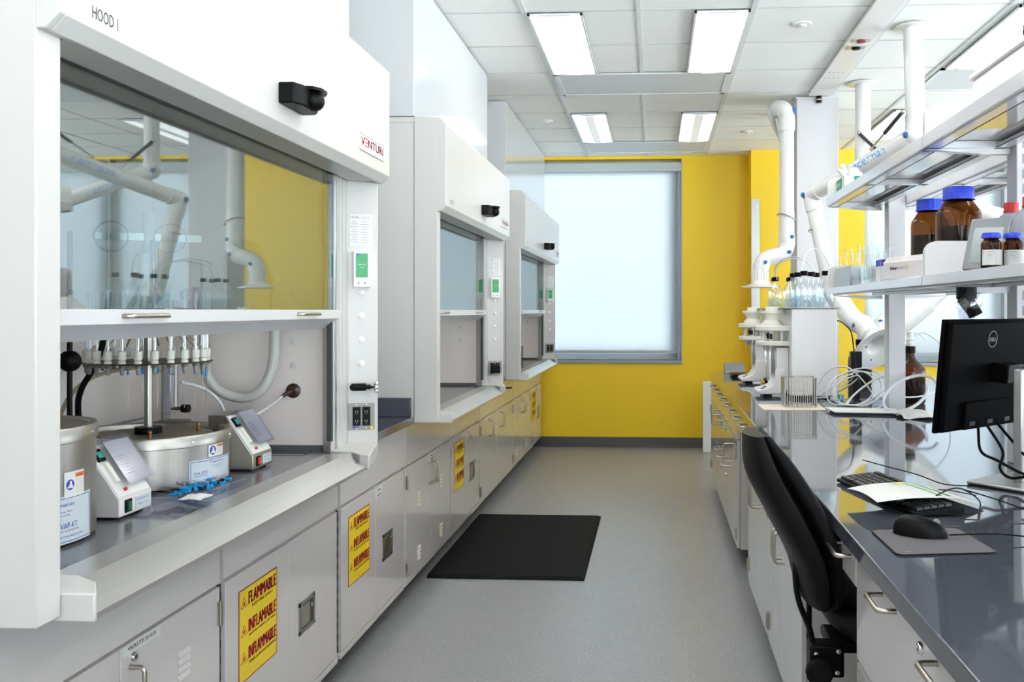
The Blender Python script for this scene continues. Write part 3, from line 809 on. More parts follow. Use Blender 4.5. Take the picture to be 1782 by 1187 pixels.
def latch(F, par, s0, s1, z0, z1):
    m = MB(); w_ = .013
    F.box(m, s0, s1, z0, z0 + w_, 0, .004, STEEL); F.box(m, s0, s1, z1 - w_, z1, 0, .004, STEEL)
    F.box(m, s0, s0 + w_, z0, z1, 0, .004, STEEL); F.box(m, s1 - w_, s1, z0, z1, 0, .004, STEEL)
    F.box(m, s0 + w_, s1 - w_, z0 + w_, z1 - w_, 0, .0006, GASKET)
    o = m.build('recessed_latch', par, bev=.002)
    p = MB(); F.box(p, s0 + w_ + .004, s0 + (s1 - s0) * .66, z0 + w_ + .006, z1 - w_ - .004, .0006, .0035, NICKEL)
    p.lathe([(.007, 0), (.007, .004), (.003, .005), (0, .005)], F.P(s1 - w_ - .014, z1 - w_ - .022, .001), CHROME, 14, (F.g, 0, 0))
    p.build('paddle', o, bev=.001)
    return o
AP = .668
def carcass(F, y0, y1, label, group, zt=.8715, back=.6, name='base_cabinet'):
    t = thing(name, label, 'cabinet', (F.x - F.g * back / 2, (y0 + y1) / 2, 0), group)
    m = MB(); F.box(m, y0, y1, .10, zt, -back, -.0015, CAB)
    c = m.build('body', t)
    k = MB(); F.box(k, y0, y1, 0, .10, -back, -.075, DARK); k.build('toe_kick', t)
    g = MB(); F.box(g, y0, y0 + .0025, .10, zt, -.0015, .0005, DARK); g.build('seam', t)
    return t
def door(F, t, y0, y1, z0=.105, z1=AP - .008, hinge_at=None, hs=None, hz=None, vents=(), lk=None, name='door'):
    m = MB(); F.box(m, y0 + .0018, y1 - .0018, z0, z1, 0, .016, CAB)
    G = Face(F.x + F.g * .016, F.g)
    o = m.build(name, t, bev=.0015)
    if hs: handle(G, o, hs, hz if hz else .56)
    if hinge_at:
        for z in (z0 + .08, z1 - .07): hinge(G, o, hinge_at, z)
    for (s_, z) in vents: louvres(G, o, s_, z)
    if lk: lock(G, o, *lk)
    return o, G
GL = 'grey base cabinets under the hoods'
def panel(F, t, y0, y1, z0, z1, name='apron_panel'):
    m = MB(); F.box(m, y0, y1, z0, z1, 0, .0155, CAB); return m.build(name, t, bev=.0012)
LF2 = Face(-1.165 - .016, 1)   # doors stand 16 mm proud and finish at x = -1.165
# waste jugs cabinet
t = carcass(LF2, 1.30, 2.362, 'grey base cabinet marked WASTE JUGS, nearest on the hood side', GL)
panel(LF2, t, 1.305, 2.36, AP, .87)
d1, G = door(LF2, t, 1.42, 1.905, hs=1.868, hz=.54)
d2, G = door(LF2, t, 1.905, 2.358, hinge_at=2.352, hs=1.942, hz=.555, vents=[(2.17, .555), (2.17, .28)], lk=(1.955, .626))
tagplate(G, d2, 1.914, 2.066, .637, .659, ['WASTE JUGS'])
def flam(y0, y1, label, st, lt, lab=None):
    t = carcass(LF2, y0, y1, label, GL)
    panel(LF2, t, y0 + .006, y1 - .002, AP + .004, .87)
    c = (y0 + y1) / 2 - .005
    a, G = door(LF2, t, y0 + .012, c, z0=.13)
    b, G = door(LF2, t, c, y1 - .012, z0=.13)
    panel(LF2, t, y0 + .006, y1 - .002, .103, .126, 'bottom_rail')
    piano_hinge(LF2, t, y0 + .007, .13, AP - .01); piano_hinge(LF2, t, y1 - .007, .13, AP - .01)
    sticker(G, a, st[0], st[1], st[2] - st[0], st[3] - st[1])
    latch(G, b, lt[0], lt[1], lt[2], lt[3])
    if lab: tagplate(G, b, *lab)
flam(2.375, 3.262, 'grey flammables cabinet under the nearest hood, largest yellow FLAMMABLE sticker', (2.466, .345, 2.722, .61), (2.892, 3.026, .333, .438))
flam(3.283, 4.145, 'grey flammables cabinet under the counter gap, black latch and small white label', (3.372, .345, 3.627, .611), (3.80, 3.94, .325, .437), (3.715, 3.80, .612, .652, ['SPILL', 'ACIDS']))
def pair(F, y0, y1, label, vents=True, grp=GL, hz=.56, hng=True, aprons=True, lk=True, sill=.87):
    t = carcass(F, y0, y1, label, grp)
    if aprons: panel(F, t, y0 + .003, y1 - .001, AP, sill)
    c = (y0 + y1) / 2; w_ = (y1 - y0)
    v = lambda s_: [(s_, .50), (s_, .235)] if vents else []
    a, G = door(F, t, y0 + .002, c, hinge_at=y0 + .012 if hng else None, hs=c - .03, hz=hz, vents=v(y0 + w_ * .25))
    b, G = door(F, t, c, y1 - .002, hinge_at=y1 - .012 if hng else None, hs=c + .03, hz=hz, vents=v(y0 + w_ * .75), lk=(c + .022, hz + .075) if lk else None)
    return t
pair(LF2, 4.16, 5.085, 'grey louvred double-door cabinet beneath the middle hood, before the black mat')
flam(5.09, 5.945, 'grey flammables cabinet under the middle hood, third yellow sticker along', (5.184, .34, 5.451, .622), (5.62, 5.76, .325, .44), (5.53, 5.64, .60, .65, ['SPILL', 'BASES']))
t = carcass(LF2, 5.95, 7.335, 'wide grey cabinet with two handled doors between middle and far hoods', GL)
panel(LF2, t, 5.953, 7.333, AP, .87)
door(LF2, t, 5.953, 6.60, hinge_at=5.965, hs=6.27, hz=.575, lk=(6.27, .645)); door(LF2, t, 6.60, 7.333, hinge_at=7.32, hs=6.72, hz=.585)
pair(LF2, 7.34, 8.36, 'grey louvred double-door cabinet beneath the far hood')
flam(8.365, 9.22, 'farthest grey flammables cabinet, against the yellow wall', (8.47, .34, 8.74, .622), (8.88, 9.02, .325, .44), (8.80, 8.88, .60, .65, ['SPILL', 'KIT']))

# ------------------------------------------------------------------ anti-fatigue mat
m = MB(); a, b, c, d = -1.19, -.365, 4.65, 6.09; q = .022
for (z, k) in ((0.001, 0), (.016, q)): pass
vs = [(a, c, .001), (b, c, .001), (b, d, .001), (a, d, .001), (a, c, .005), (b, c, .005), (b, d, .005), (a, d, .005), (a, c + q, .017), (b - q, c + q, .017), (b - q, d - q, .017), (a, d - q, .017)]
m.add(vs, [(3, 2, 1, 0), (0, 1, 5, 4), (1, 2, 6, 5), (2, 3, 7, 6), (3, 0, 4, 7), (4, 5, 9, 8), (5, 6, 10, 9), (6, 7, 11, 10), (7, 4, 8, 11), (8, 9, 10, 11)], BLACK_M)
o = m.build('floor_mat', sharp=8); tag(o, 'black rubber standing mat on the floor in front of the middle hood', 'floor mat')
# ------------------------------------------------------------------ island bench
t = thing('worktop', 'long dark grey glossy island worktop right of the aisle', 'worktop', (1.18, 3.8, .872))
MB().box(.425, 1.935, .30, 7.27, .872, .91, EPOXY).build('slab', t, bev=.003)
GR = 'grey base cabinets under the island bench'
RD = Face(.445 + .016, -1)
ZR = .8715
def dr(t, y0, y1, z0, z1, hs, hz=None, lk=None):
    m = MB(); RD.box(m, y0 + .0018, y1 - .0018, z0, z1, 0, .016, CAB)
    G = Face(.445, -1); o = m.build('drawer', t, bev=.0015)
    for h in (hs if isinstance(hs, (list, tuple)) else [hs]): handle(G, o, h, hz or (z1 - .022), vert=False, L=.10, pr=.034)
    if lk: lock(G, o, *lk)
    return o
def label_holder(F, par, s_, z):
    m = MB(); F.box(m, s_ - .022, s_ + .022, z - .008, z + .008, 0, .003, STEEL); F.box(m, s_ - .019, s_ + .019, z - .005, z + .005, .003, .0035, INK)
    return m.build('label_holder', par)
DT = .86
# far cabinets
t = carcass(RD, 6.56, 7.22, 'grey bench cabinet with one drawer over a door, at the far end of the island', GR)
dr(t, 6.56, 7.22, .70, DT, 6.73); door(RD, t, 6.56, 7.22, z1=.69, hinge_at=7.20, hs=6.62, hz=.62)
for (a, b, l) in ((6.22, 6.56, 'narrow three-drawer grey bench cabinet beside the far-end door cabinet'), (5.88, 6.22, 'narrow three-drawer grey bench cabinet, second from the far door cabinet'), (5.54, 5.88, 'narrow three-drawer grey bench cabinet next to the hinged door before the gap')):
    t = carcass(RD, a, b, l, GR); c = (a + b) / 2
    dr(t, a, b, .70, DT, c)
    o = dr(t, a, b, .46, .69, c); label_holder(Face(.445, -1), o, c - .02, .655)
    o = dr(t, a, b, .105, .45, c); lock(Face(.445, -1), o, c, .37, .008)
t = carcass(RD, 4.93, 5.54, 'grey bench cabinet with two drawers over a door, edge of the empty gap', GR)
dr(t, 5.235, 5.54, .70, DT, 5.37); dr(t, 4.93, 5.235, .70, DT, 5.04)
door(RD, t, 4.94, 5.54, z1=.69, hinge_at=4.955, hs=5.46, hz=.545)
# gap with knee drawers
t = thing('knee_drawer_unit', 'pair of shallow grey drawers spanning the empty gap under the bench', 'drawer unit', (.75, 4.64, .72), 'knee-space drawer rails')
MB().box(.463, 1.05, 4.352, 4.928, .755, .8715, CAB).build('body', t); dr(t, 4.64, 4.93, .76, DT, 4.75, .835); dr(t, 4.352, 4.64, .76, DT, 4.44, .835)
# double-door cabinets
def rpair(y0, y1, label, hz):
    t = carcass(RD, y0, y1, label, GR); c = (y0 + y1) / 2
    dr(t, c, y1, .70, DT, (c + y1) / 2); dr(t, y0, c, .70, DT, (c + y0) / 2)
    door(RD, t, c, y1, z1=.69, hinge_at=y1 - .006, hs=c + .03, hz=hz); door(RD, t, y0, c, z1=.69, hinge_at=y0 + .006, hs=c - .03, hz=hz)
rpair(3.57, 4.35, 'grey double-door bench cabinet behind the chair back, nearer the empty gap', .60)
rpair(2.775, 3.565, 'grey double-door bench cabinet behind the chair back, beside its seat', .58)
t = thing('knee_drawer_unit', 'shallow grey drawer above the black chair seat', 'drawer unit', (.75, 2.4, .79), 'knee-space drawer rails')
MB().box(.463, 1.05, 2.03, 2.77, .79, .8715, CAB).build('body', t)
m = MB(); RD.box(m, 2.032, 2.768, .785, DT, 0, .016, CAB); o = m.build('drawer', t, bev=.0015)
handle(Face(.445, -1), o, 2.135, .842, vert=False, L=.12); lock(Face(.445, -1), o, 2.48, .835, .009)
t = carcass(RD, 1.17, 2.025, 'nearest grey bench drawer cabinet with two pulls and a lock', GR)
dr(t, 1.17, 2.025, .632, DT, [1.745, 1.40], .843, lk=(1.535, .835)); dr(t, 1.17, 2.025, .37, .622, [1.745, 1.40], .59); dr(t, 1.17, 2.025, .105, .36, [1.745, 1.40], .33)
t = carcass(RD, .32, 1.165, 'plain grey bench cabinet at the near end of the island', GR); door(RD, t, .322, 1.163, z1=DT)
# spine of the island and the cabinets of the other side, seen only as plain fronts
m = MB().box(1.066, 1.90, .32, 7.25, .10, .8715, CAB).box(1.10, 1.83, .32, 7.25, 0, .10, DARK)
o = m.build('rear_cabinet_run'); tag(o, 'grey cabinet base carrying the window side of the island bench', 'cabinet base')

# leaning white board at the end of the bench
o = MB().box(.47, .80, 9.02 - .09, 8.955, .001, .70, W_PL).build('leaning_board', bev=.004)
o.location.y -= .0; tag(o, 'plain white board standing on the floor by the yellow wall, past the bench end', 'board')
# aluminium channel on the yellow wall
t = thing('wall_channel', 'vertical aluminium strip fixed to the yellow wall behind the bench end', 'wall strip', (.985, 8.95, .80))
MB().box(.945, 1.025, 8.94, 8.9595, .78, 2.495, ALU).build('strip', t, bev=.002)
m = MB()
for z in (.95, 1.7, 2.42): m.lathe([(.010, 0), (.008, .003), (0, .004)], (1.0, 8.94, z), CHROME, 14, (0, -1, 0))
m.build('screw', t)
# small grey tray
t = thing('wall_tray', 'grey sloping tray at the far end of the bench under the window corner', 'tray', (.62, 7.10, .91))
MB().prism([(7.02, .912), (7.20, .912), (7.20, .985), (7.17, .985), (7.10, .93)], 'x', .545, .70, GREYP).build('body', t, bev=.003)
t = thing('laptop', 'closed flat black laptop on the far end of the bench', 'laptop', (.72, 6.75, .91))
MB().box(.56, .86, 6.60, 6.83, .914, .924, BLACK).build('base', t, bev=.003); MB().box(.56, .86, 6.60, 6.83, .926, .933, BLACK).build('lid', t, bev=.002)

# ------------------------------------------------------------------ shelving on the bench
def upright(y, label):
    t = thing('shelf_upright', label, 'shelf post', (1.18, y, .91), 'shelf uprights on the island bench')
    MB().box(1.139, 1.221, y - .04, y + .04, .9105, 1.99, POSTW).build('post', t, bev=.003)
    s = MB()
    for k in range(20):
        for x in (1.16, 1.20): s.box(x - .003, x + .003, y - .041, y - .0398, 1.0 + k * .048, 1.03 + k * .048, INK_G)
    if y < 3: s.build('slot', t)
    return t
upright(4.52, 'square white shelf post beside the amber jug, carrying the far shelf end')
upright(2.955, 'slotted white shelf post behind the monitor')
upright(1.40, 'white shelf post nearest the viewpoint, outside the picture edge')
def shelf(y0, y1, z, x0, x1, label, glass):
    t = thing('bench_shelf', label, 'shelf', ((x0 + x1) / 2, (y0 + y1) / 2, z), 'white shelves above the island bench')
    f = MB()
    if glass:
        for (a, b) in ((x0, x0 + .012), (x1 - .012, x1)): f.box(a, b, y0, y1, z - .03, z + .012, SHELF)
        for (a, b) in ((x0 + .012, x0 + .05), (x1 - .05, x1 - .012)): f.box(a, b, y0, y1, z - .034, z - .02, SHELF)
        for y in (y0, y1 - .03, (y0 + y1) / 2 - .015): f.box(x0 + .012, x1 - .012, y, y + .03, z - .034, z - .012, SHELF)
        f.build('frame', t, bev=.0015)
        MB().box(x0 + .012, x1 - .012, y0 + .001, y1 - .001, z - .011, z, SHELFG).build('panel', t)
        MB().box(x0 + .051, x0 + .053, y0, y1, z - .0345, z - .032, INK).box(x1 - .053, x1 - .051, y0, y1, z - .0345, z - .032, INK).build('channel_gap', t)
    else:
        f.box(x0 + .0125, x1, y0, y1, z - .022, z, SHELF).box(x0, x0 + .012, y0, y1, z - .028, z + .003, SHELF)
        f.box(x0 + .03, x0 + .045, y0, y1, z - .034, z - .022, SHELF).box(x1 - .05, x1 - .035, y0, y1, z - .034, z - .022, SHELF)
        f.build('panel', t, bev=.0015)
    # bracket arm at both ends
    for y in (y0 + .003, y1 - .009): MB().prism([(x0 + .01, z - .034), (x1, z - .034), (x1, z - .052), (x1 - .08, z - .052)] if x1 < 1.5 and x0 < 1.1 else [(x0, z - .034), (x1 - .01, z - .034), (x0 + .08, z - .052), (x0, z - .052)], 'y', y, y + .006, SHELF).build('bracket', t)
    # rounded end guard
    for ye in ([y1 - .008, y0 + .004] if glass is not None else []):
        pts = [(x0 + .006, z + .001), (x0 + .006, z + .075)]
        for k in range(7):
            a = PI - k * PI / 12; pts.append((x0 + .046 + .04 * math.cos(a), z + .075 + .04 * math.sin(a)))
        pts += [(x1 - .01, z + .115), (x1 - .01, z + .001)]
        MB().prism(list(reversed(pts)), 'y', ye, ye + .003, W_PL).build('end_guard', t)
    return t
SHELFG = mat('shelf_glossy_panel', (214, 212, 208), 0.06, coat=0.8)
ZL, ZU = 1.508, 1.952
shelf(2.975, 4.60, ZL, .861, 1.137, 'lower white shelf, far bay, holding test tubes and cartons', False)
shelf(1.40, 2.965, ZL, .861, 1.137, 'lower white shelf, near bay, holding small blue-capped amber bottles', False)
shelf(2.975, 4.60, ZU, .861, 1.137, 'upper white shelf, far bay, with the green tissue box at its end', True)
shelf(1.40, 2.965, ZU, .861, 1.137, 'upper white shelf, near bay, with a translucent white box', True)
shelf(2.975, 4.60, ZU, 1.223, 1.50, 'upper white shelf on the window side, far bay', True)
shelf(1.40, 2.965, ZU, 1.223, 1.50, 'upper white shelf on the window side, near bay', True)
shelf(2.975, 4.60, ZL, 1.223, 1.50, 'lower white shelf on the window side, far bay', False)
shelf(1.40, 2.965, ZL, 1.223, 1.50, 'lower white shelf on the window side, near bay', False)

def jar(name, label, cat, grp, c, r, h, capc, cap_r, lab=True, glassm=None):
    t = thing(name, label, cat, c, grp)
    x, y, z = c; G_ = glassm or AMBER
    b = MB(); hb = h * .74
    b.lathe([(r * .9, 0), (r, .006), (r, hb * .93), (r * .96, hb * .99), (r * .72, hb * 1.10), (cap_r * .86, hb * 1.16), (cap_r * .86, h * .90)], (x, y, z + .0005), G_, 32)
    b.build('glass_body', t)
    if G_ is AMBER:
        MB().lathe([(r * .86, .004), (r * .95, .01), (r * .95, hb * .76), (0, hb * .76)], (x, y, z + .0005), AMBER_LIQ, 28).build('contents', t)
    k = MB(); n = 36; pr = []
    zc0, zc1 = z + h * .86, z + h
    vs = []; 
    for zz, s_ in ((zc0, 1.06), (zc0 + .006, 1.06), (zc0 + .007, 1.0), (zc1 - .003, 1.0), (zc1, .94)):
        for i in range(n * 2):
            a = PI * i / n; rr = cap_r * s_ * (1.0 if (i // 2) % 2 or s_ != 1.0 else .965); vs.append((x + rr * math.cos(a), y + rr * math.sin(a), zz))
    fs = [(j * 2 * n + i, j * 2 * n + (i + 1) % (2 * n), (j + 1) * 2 * n + (i + 1) % (2 * n), (j + 1) * 2 * n + i) for j in range(4) for i in range(2 * n)]
    fs.append(tuple(range(8 * n, 10 * n)))
    k.add(vs, fs, capc); k.build('screw_cap', t)
    if lab:
        l = MB(); a0 = math.atan2(-y, -x); w_ = .95
        l.arcpatch((x, y, 0), r + .0007, a0 - w_, a0 + w_ + .35, z + hb * .16, z + hb * .72, STK_W)
        def row(tx, s_, zz, ww, hh, mm): l.arctext(tx, (x, y, 0), r + .0012, a0 - w_ + s_ / r, ww, z + hb * zz, hh, mm)
        row('F', .004, .60, .003, .006, INK_B)
        row('REAGENT', .017, .63, .018, .0022, INK); row('analytical grade', .017, .56, .022, .0018, INK_G); row('99.5 %', .017, .49, .012, .003, INK)
        row('store below 25 C', .017, .42, .022, .0018, INK_G); row('lot 21-0437', .017, .33, .014, .0018, INK_G)
        l.build('label', t)
    return t
BIG = 'large amber bottles on the lower shelf'
jar('amber_bottle', 'large amber bottle with blue cap, behind the white end guard, nearer of the two', 'bottle', BIG, (1.02, 3.10, ZL), .073, .305, BLUE_C, .050, False)
jar('amber_bottle', 'large amber bottle with blue cap, standing behind the white glove carton', 'bottle', BIG, (1.062, 3.56, ZL), .070, .32, BLUE_C, .049, False)
SM = 'small blue-capped amber bottles'
for c, l in (((.895, 2.46, ZL), 'small labelled amber bottle in front of the grey handheld display'), ((.956, 2.47, ZL), 'small labelled amber bottle in the middle of the front row'),
             ((.985, 2.38, ZL), 'small labelled amber bottle at the right end of the row, next to the picture edge'), ((.962, 2.62, ZL), 'small amber bottle mostly hidden behind the front three')):
    jar('reagent_bottle', l, 'bottle', SM, c, .0265, .098, BLUE_C, .0235)
RDc = 'red-capped plastic bottles'
PLG = mat('bottle_plastic_grey', (185, 188, 200), .25)
jar('plastic_bottle', 'grey plastic bottle with red cap behind the small amber bottles', 'bottle', RDc, (1.078, 2.80, ZL), .044, .218, RED_C, .021, False, PLG)
jar('plastic_bottle', 'second grey plastic bottle with red cap, cut by the picture edge', 'bottle', RDc, (1.088, 2.685, ZL), .044, .222, RED_C, .021, False, PLG)
jar('white_bottle', 'white plastic bottle with red cap at the extreme right edge, on the lower shelf', 'bottle', 'white bottle', (.967, 2.27, ZL), .040, .168, RED_C, .024, False, W_PL)

# handheld grey display leaning on the shelf
t = thing('handheld_display', 'grey tablet-like instrument display leaning among bottles on the lower shelf', 'instrument', (.95, 2.65, ZL))
o0 = Vector((.870, 2.62, ZL + .010)); ux = Vector((.150, -.075, 0)).normalized(); uz = Vector((.22, .10, .96)).normalized(); nn = ux.cross(uz).normalized()
def dpt(a, b, d=0): return o0 + ux * a + uz * b + nn * d
m = MB(); W_, H_ = .105, .15
m.obox(dpt(W_ / 2, H_ / 2, -.010), ux * W_ / 2, uz * H_ / 2, nn * .004, GREYP); m.obox(dpt(W_ / 2, H_ / 2, -.020), ux * (W_ / 2), uz * (H_ / 2), nn * .006, BLACK)
m.build('housing', t, bev=.004)
m = MB(); m.obox(dpt(W_ / 2, H_ * .47, -.0055), ux * W_ * .37, uz * H_ * .34, nn * .0006, LCD); m.build('screen', t)
m = MB().cyl(dpt(W_ / 2, H_ * .72, -.024), Vector((1.03, 2.70, ZL + .003)), .003, BLACK).build('support_leg', t)

# cartons, tubes and rack in the far bay
t = thing('glove_carton', 'pale cardboard carton with one blue printed end and open flap, lower shelf', 'box', (.98, 3.3, ZL))
cx0, cx1, cy0, cy1 = .93, 1.06, 3.12, 3.42
o0 = Vector((.885, 3.56, ZL + .012)); ux = Vector((.118, -.40, 0)).normalized(); uy = Vector((.40, .118, 0)).normalized()
def bx(a, b, c): return o0 + ux * a + uy * b + Vector((0, 0, c))
L_, D_, H_ = .36, .07, .062
m = MB()
m.obox(bx(L_ / 2, D_ / 2, H_ / 2), ux * L_ / 2, uy * D_ / 2, Vector((0, 0, H_ / 2)), CARTON)
nrm = -uy; up = Vector((0, 0, 1))
m.text('fisher', bx(.05, -.0008, .034), ux, up, .05, .013, INK, .0006); m.text('brand', bx(.103, -.0008, .034), ux, up, .045, .013, INK_G)
m.obox(bx(.165, -.0008, .040), ux * .008, uy * .0003, up * .006, mat('gold_print', (200, 180, 110), .5))
body = m.build('carton_body', t, bev=.0008)
m = MB(); m.obox(bx(-.0008, D_ / 2, H_ / 2), ux * .0008, uy * (D_ / 2 - .001), up * (H_ / 2 - .001), BLUE_BX)
m.tube([bx(-.002, D_ * .25 + .022 * math.cos(a * .4), .022 + .016 * math.sin(a * .4)) for a in range(9)], .0016, STK_W, 6); m.build('printed_end', t)
m = MB(); m.add([bx(0, 0, H_), bx(L_, 0, H_), bx(L_, .018, H_ + .022), bx(0, .018, H_ + .022), bx(0, .0185, H_ + .0215), bx(L_, .0185, H_ + .0215), bx(L_, .002, H_), bx(0, .002, H_)],
              [(0, 1, 2, 3), (3, 2, 5, 4), (4, 5, 6, 7), (0, 3, 4, 7), (1, 6, 5, 2), (7, 6, 1, 0)], CARTON)
m.text('Fisherbrand', bx(.02, .009, H_ + .0112), ux, Vector((0, 0, 1)) + uy * .8, .09, .005, INK_G); m.build('open_flap', t)
b2 = MB(); b2.obox(bx(L_ / 2 - .01, D_ / 2 + .004, -.0056), ux * L_ / 2, uy * D_ / 2, Vector((0, 0, .0055)), CARTON); o = b2.build('flat_carton'); tag(o, 'flattened pale carton lying beneath the open blue-ended one', 'box')
t = thing('tip_box', 'tall white carton with blue and orange print, between glass tubes and glove carton', 'box', (.95, 3.72, ZL))
m = MB().box(.905, .99, 3.68, 3.76, ZL + .0005, ZL + .098, PAPER).build('carton_body', t, bev=.001)
m = MB().box(.9055, .975, 3.6788, 3.6796, ZL + .070, ZL + .096, INK_B).box(.91, .955, 3.6782, 3.6788, ZL + .080, ZL + .086, ORANGE).box(.9042, .905, 3.682, 3.76, ZL + .070, ZL + .096, INK_B)
m.text('TIPS', (.915, 3.679, ZL + .03), (1, 0, 0), (0, 0, 1), .04, .01, INK_G).build('print_band', t)
t = thing('metal_tube_rack', 'grey metal tray holding upright glass tubes at the far end of the lower shelf', 'rack', (.97, 4.3, ZL))
m = MB(); X0, X1, Y0, Y1 = .885, 1.09, 4.15, 4.50; z = ZL + .0005
m.box(X0, X0 + .003, Y0, Y1, z, z + .095, ALU).box(X1 - .003, X1, Y0, Y1, z, z + .095, ALU).box(X0, X1, Y1 - .003, Y1, z, z + .095, ALU).box(X0, X1, Y0, Y1, z, z + .003, ALU).box(X0, X1, Y0, Y0 + .002, z, z + .03, ALU)
m.build('tray', t)
def test_tube(c, d, L, label, cat='glass tube', grp='glass tubes at the far shelf end', r=.0065):
    c = Vector(c); d = Vector(d).normalized()
    m = MB(); m.lathe([(0, 0), (r * .7, r * .35), (r, r), (r, L - .004), (r * 1.25, L - .002), (r * 1.25, L), (r * .85, L), (r * .85, L - .01)], c, GLASS_C, 10, d)
    o = m.build('glass_tube'); return tag(o, label, cat, grp)
for i in range(7):
    for j in range(3):
        x = .905 + i * .027; y = 4.20 + j * .11
        test_tube((x, y, ZL + .006), (rnd.uniform(-.1, .1), rnd.uniform(-.06, .06), 1), .165 + rnd.uniform(-.02, .015), 'clear glass tube standing in the grey metal tray', grp='glass tubes in the metal tray')
for i in range(12):
    x = .90 + (i % 4) * .03 + rnd.uniform(-.006, .006); y = 3.86 + (i // 4) * .07
    test_tube((x, y, ZL + .006), (rnd.uniform(-.2, .25), rnd.uniform(-.15, .15), 1), .15 + rnd.uniform(0, .03), 'clear glass tube leaning in the clear beaker, before the metal tray', grp='glass tubes in the beaker')
m = MB().lathe([(.062, 0), (.065, .004), (.065, .085), (.067, .088), (.064, .088), (.062, .006), (0, .005)], (.945, 3.93, ZL + .0005), GLASS_C, 28)
o = m.build('beaker'); tag(o, 'clear beaker crowded with leaning glass tubes, centre of the far lower shelf', 'beaker')

# tissue box at the end of the upper shelf
t = thing('tissue_box', 'green and white glove box with white gloves poking out, end of the upper shelf', 'box', (.96, 4.45, ZU))
m = MB().box(.885, 1.00, 4.28, 4.52, ZU + .001, ZU + .078, STK_W); m.box(.93, .9995, 4.2785, 4.2799, ZU + .002, ZU + .077, GREEN_D).box(.884, .8849, 4.34, 4.46, ZU + .004, ZU + .077, GREEN_D)
m.text('GLOVES', (.937, 4.278, ZU + .045), (1, 0, 0), (0, 0, 1), .05, .014, STK_W); m.text('EXAM', (.8838, 4.44, ZU + .04), (0, -1, 0), (0, 0, 1), .07, .02, STK_W)
m.text('100', (.89, 4.2785, ZU + .015), (1, 0, 0), (0, 0, 1), .025, .012, GREEN_D); m.build('carton_body', t, bev=.001)
m = MB()
for (cx, cy, hx, hz, rr) in ((.945, 4.38, .01, .055, .028), (.925, 4.42, -.02, .085, .016), (.965, 4.44, .03, .045, .024), (.91, 4.36, -.035, .05, .014)):
    m.tube(smoothpath([(cx, cy, ZU + .07), (cx + hx * .5, cy, ZU + .07 + hz * .6), (cx + hx, cy + .01, ZU + .07 + hz)], 4), [rr] * 4 + [rr * .8] * 4 + [rr * .5], STK_W, 10)
m.build('glove_tuft', t)
t = thing('storage_box', 'translucent white plastic box with raised lid, near end of the upper shelf', 'box', (1.03, 2.2, ZU))
MB().box(.90, 1.14, 1.75, 2.62, ZU + .001, ZU + .10, mat('milky_plastic', (232, 232, 232), .35)).build('tub', t, bev=.006)
MB().box(.893, 1.147, 1.743, 2.627, ZU + .10, ZU + .118, W_PL).build('lid', t, bev=.004)
# black cable from the ceiling along the post
t = thing('ceiling_cable', 'thick black cable dropping from the ceiling onto the upper shelf post', 'cable', (1.18, 2.91, 2.0))
MB().tube(smoothpath([(1.165, 2.90, 2.97), (1.17, 2.905, 2.6), (1.165, 2.90, 2.25), (1.175, 2.905, 1.96)], 8), .0105, BLACK, 12).build('sheath', t)
MB().cyl((1.168, 2.902, 1.955), (1.167, 2.90, 2.28), .0135, BLACK_M, 14).build('sleeve', t)
o = MB().box(1.226, 1.245, 2.90, 2.93, 1.56, 1.93, BLACK).build('power_strip', bev=.003); tag(o, 'slim black strip fixed beside the slotted post between the shelves', 'power strip')
# wrapped black knob under the lower shelf
t = thing('hanging_socket', 'black ribbed socket in clear wrap hanging under the lower shelf, above the monitor', 'socket', (.95, 2.86, 1.40))
MB().cyl((.965, 2.86, ZL - .036), (.965, 2.86, 1.435), .030, BLACK, 18).build('mount', t)
m = MB(); m.tube([(.955, 2.85, 1.44), (.985, 2.85, 1.395), (.99, 2.85, 1.385)], [.024, .021, .022], BLACK, 18)
for k in range(8):
    a = 2 * PI * k / 8; m.cyl((.955 + .024 * math.cos(a) * .8, 2.85 + .024 * math.sin(a), 1.44), (.986 + .020 * math.cos(a) * .8, 2.85 + .02 * math.sin(a), 1.39), .004, BLACK, 6)
m.build('ribbed_cap', t)
MB().lathe([(.03, 0), (.036, -.03), (.033, -.06), (.02, -.085), (.012, -.10)], (.98, 2.85, 1.455), PLAST_C, 12, (.25, 0, 1)).build('clear_wrap', t)
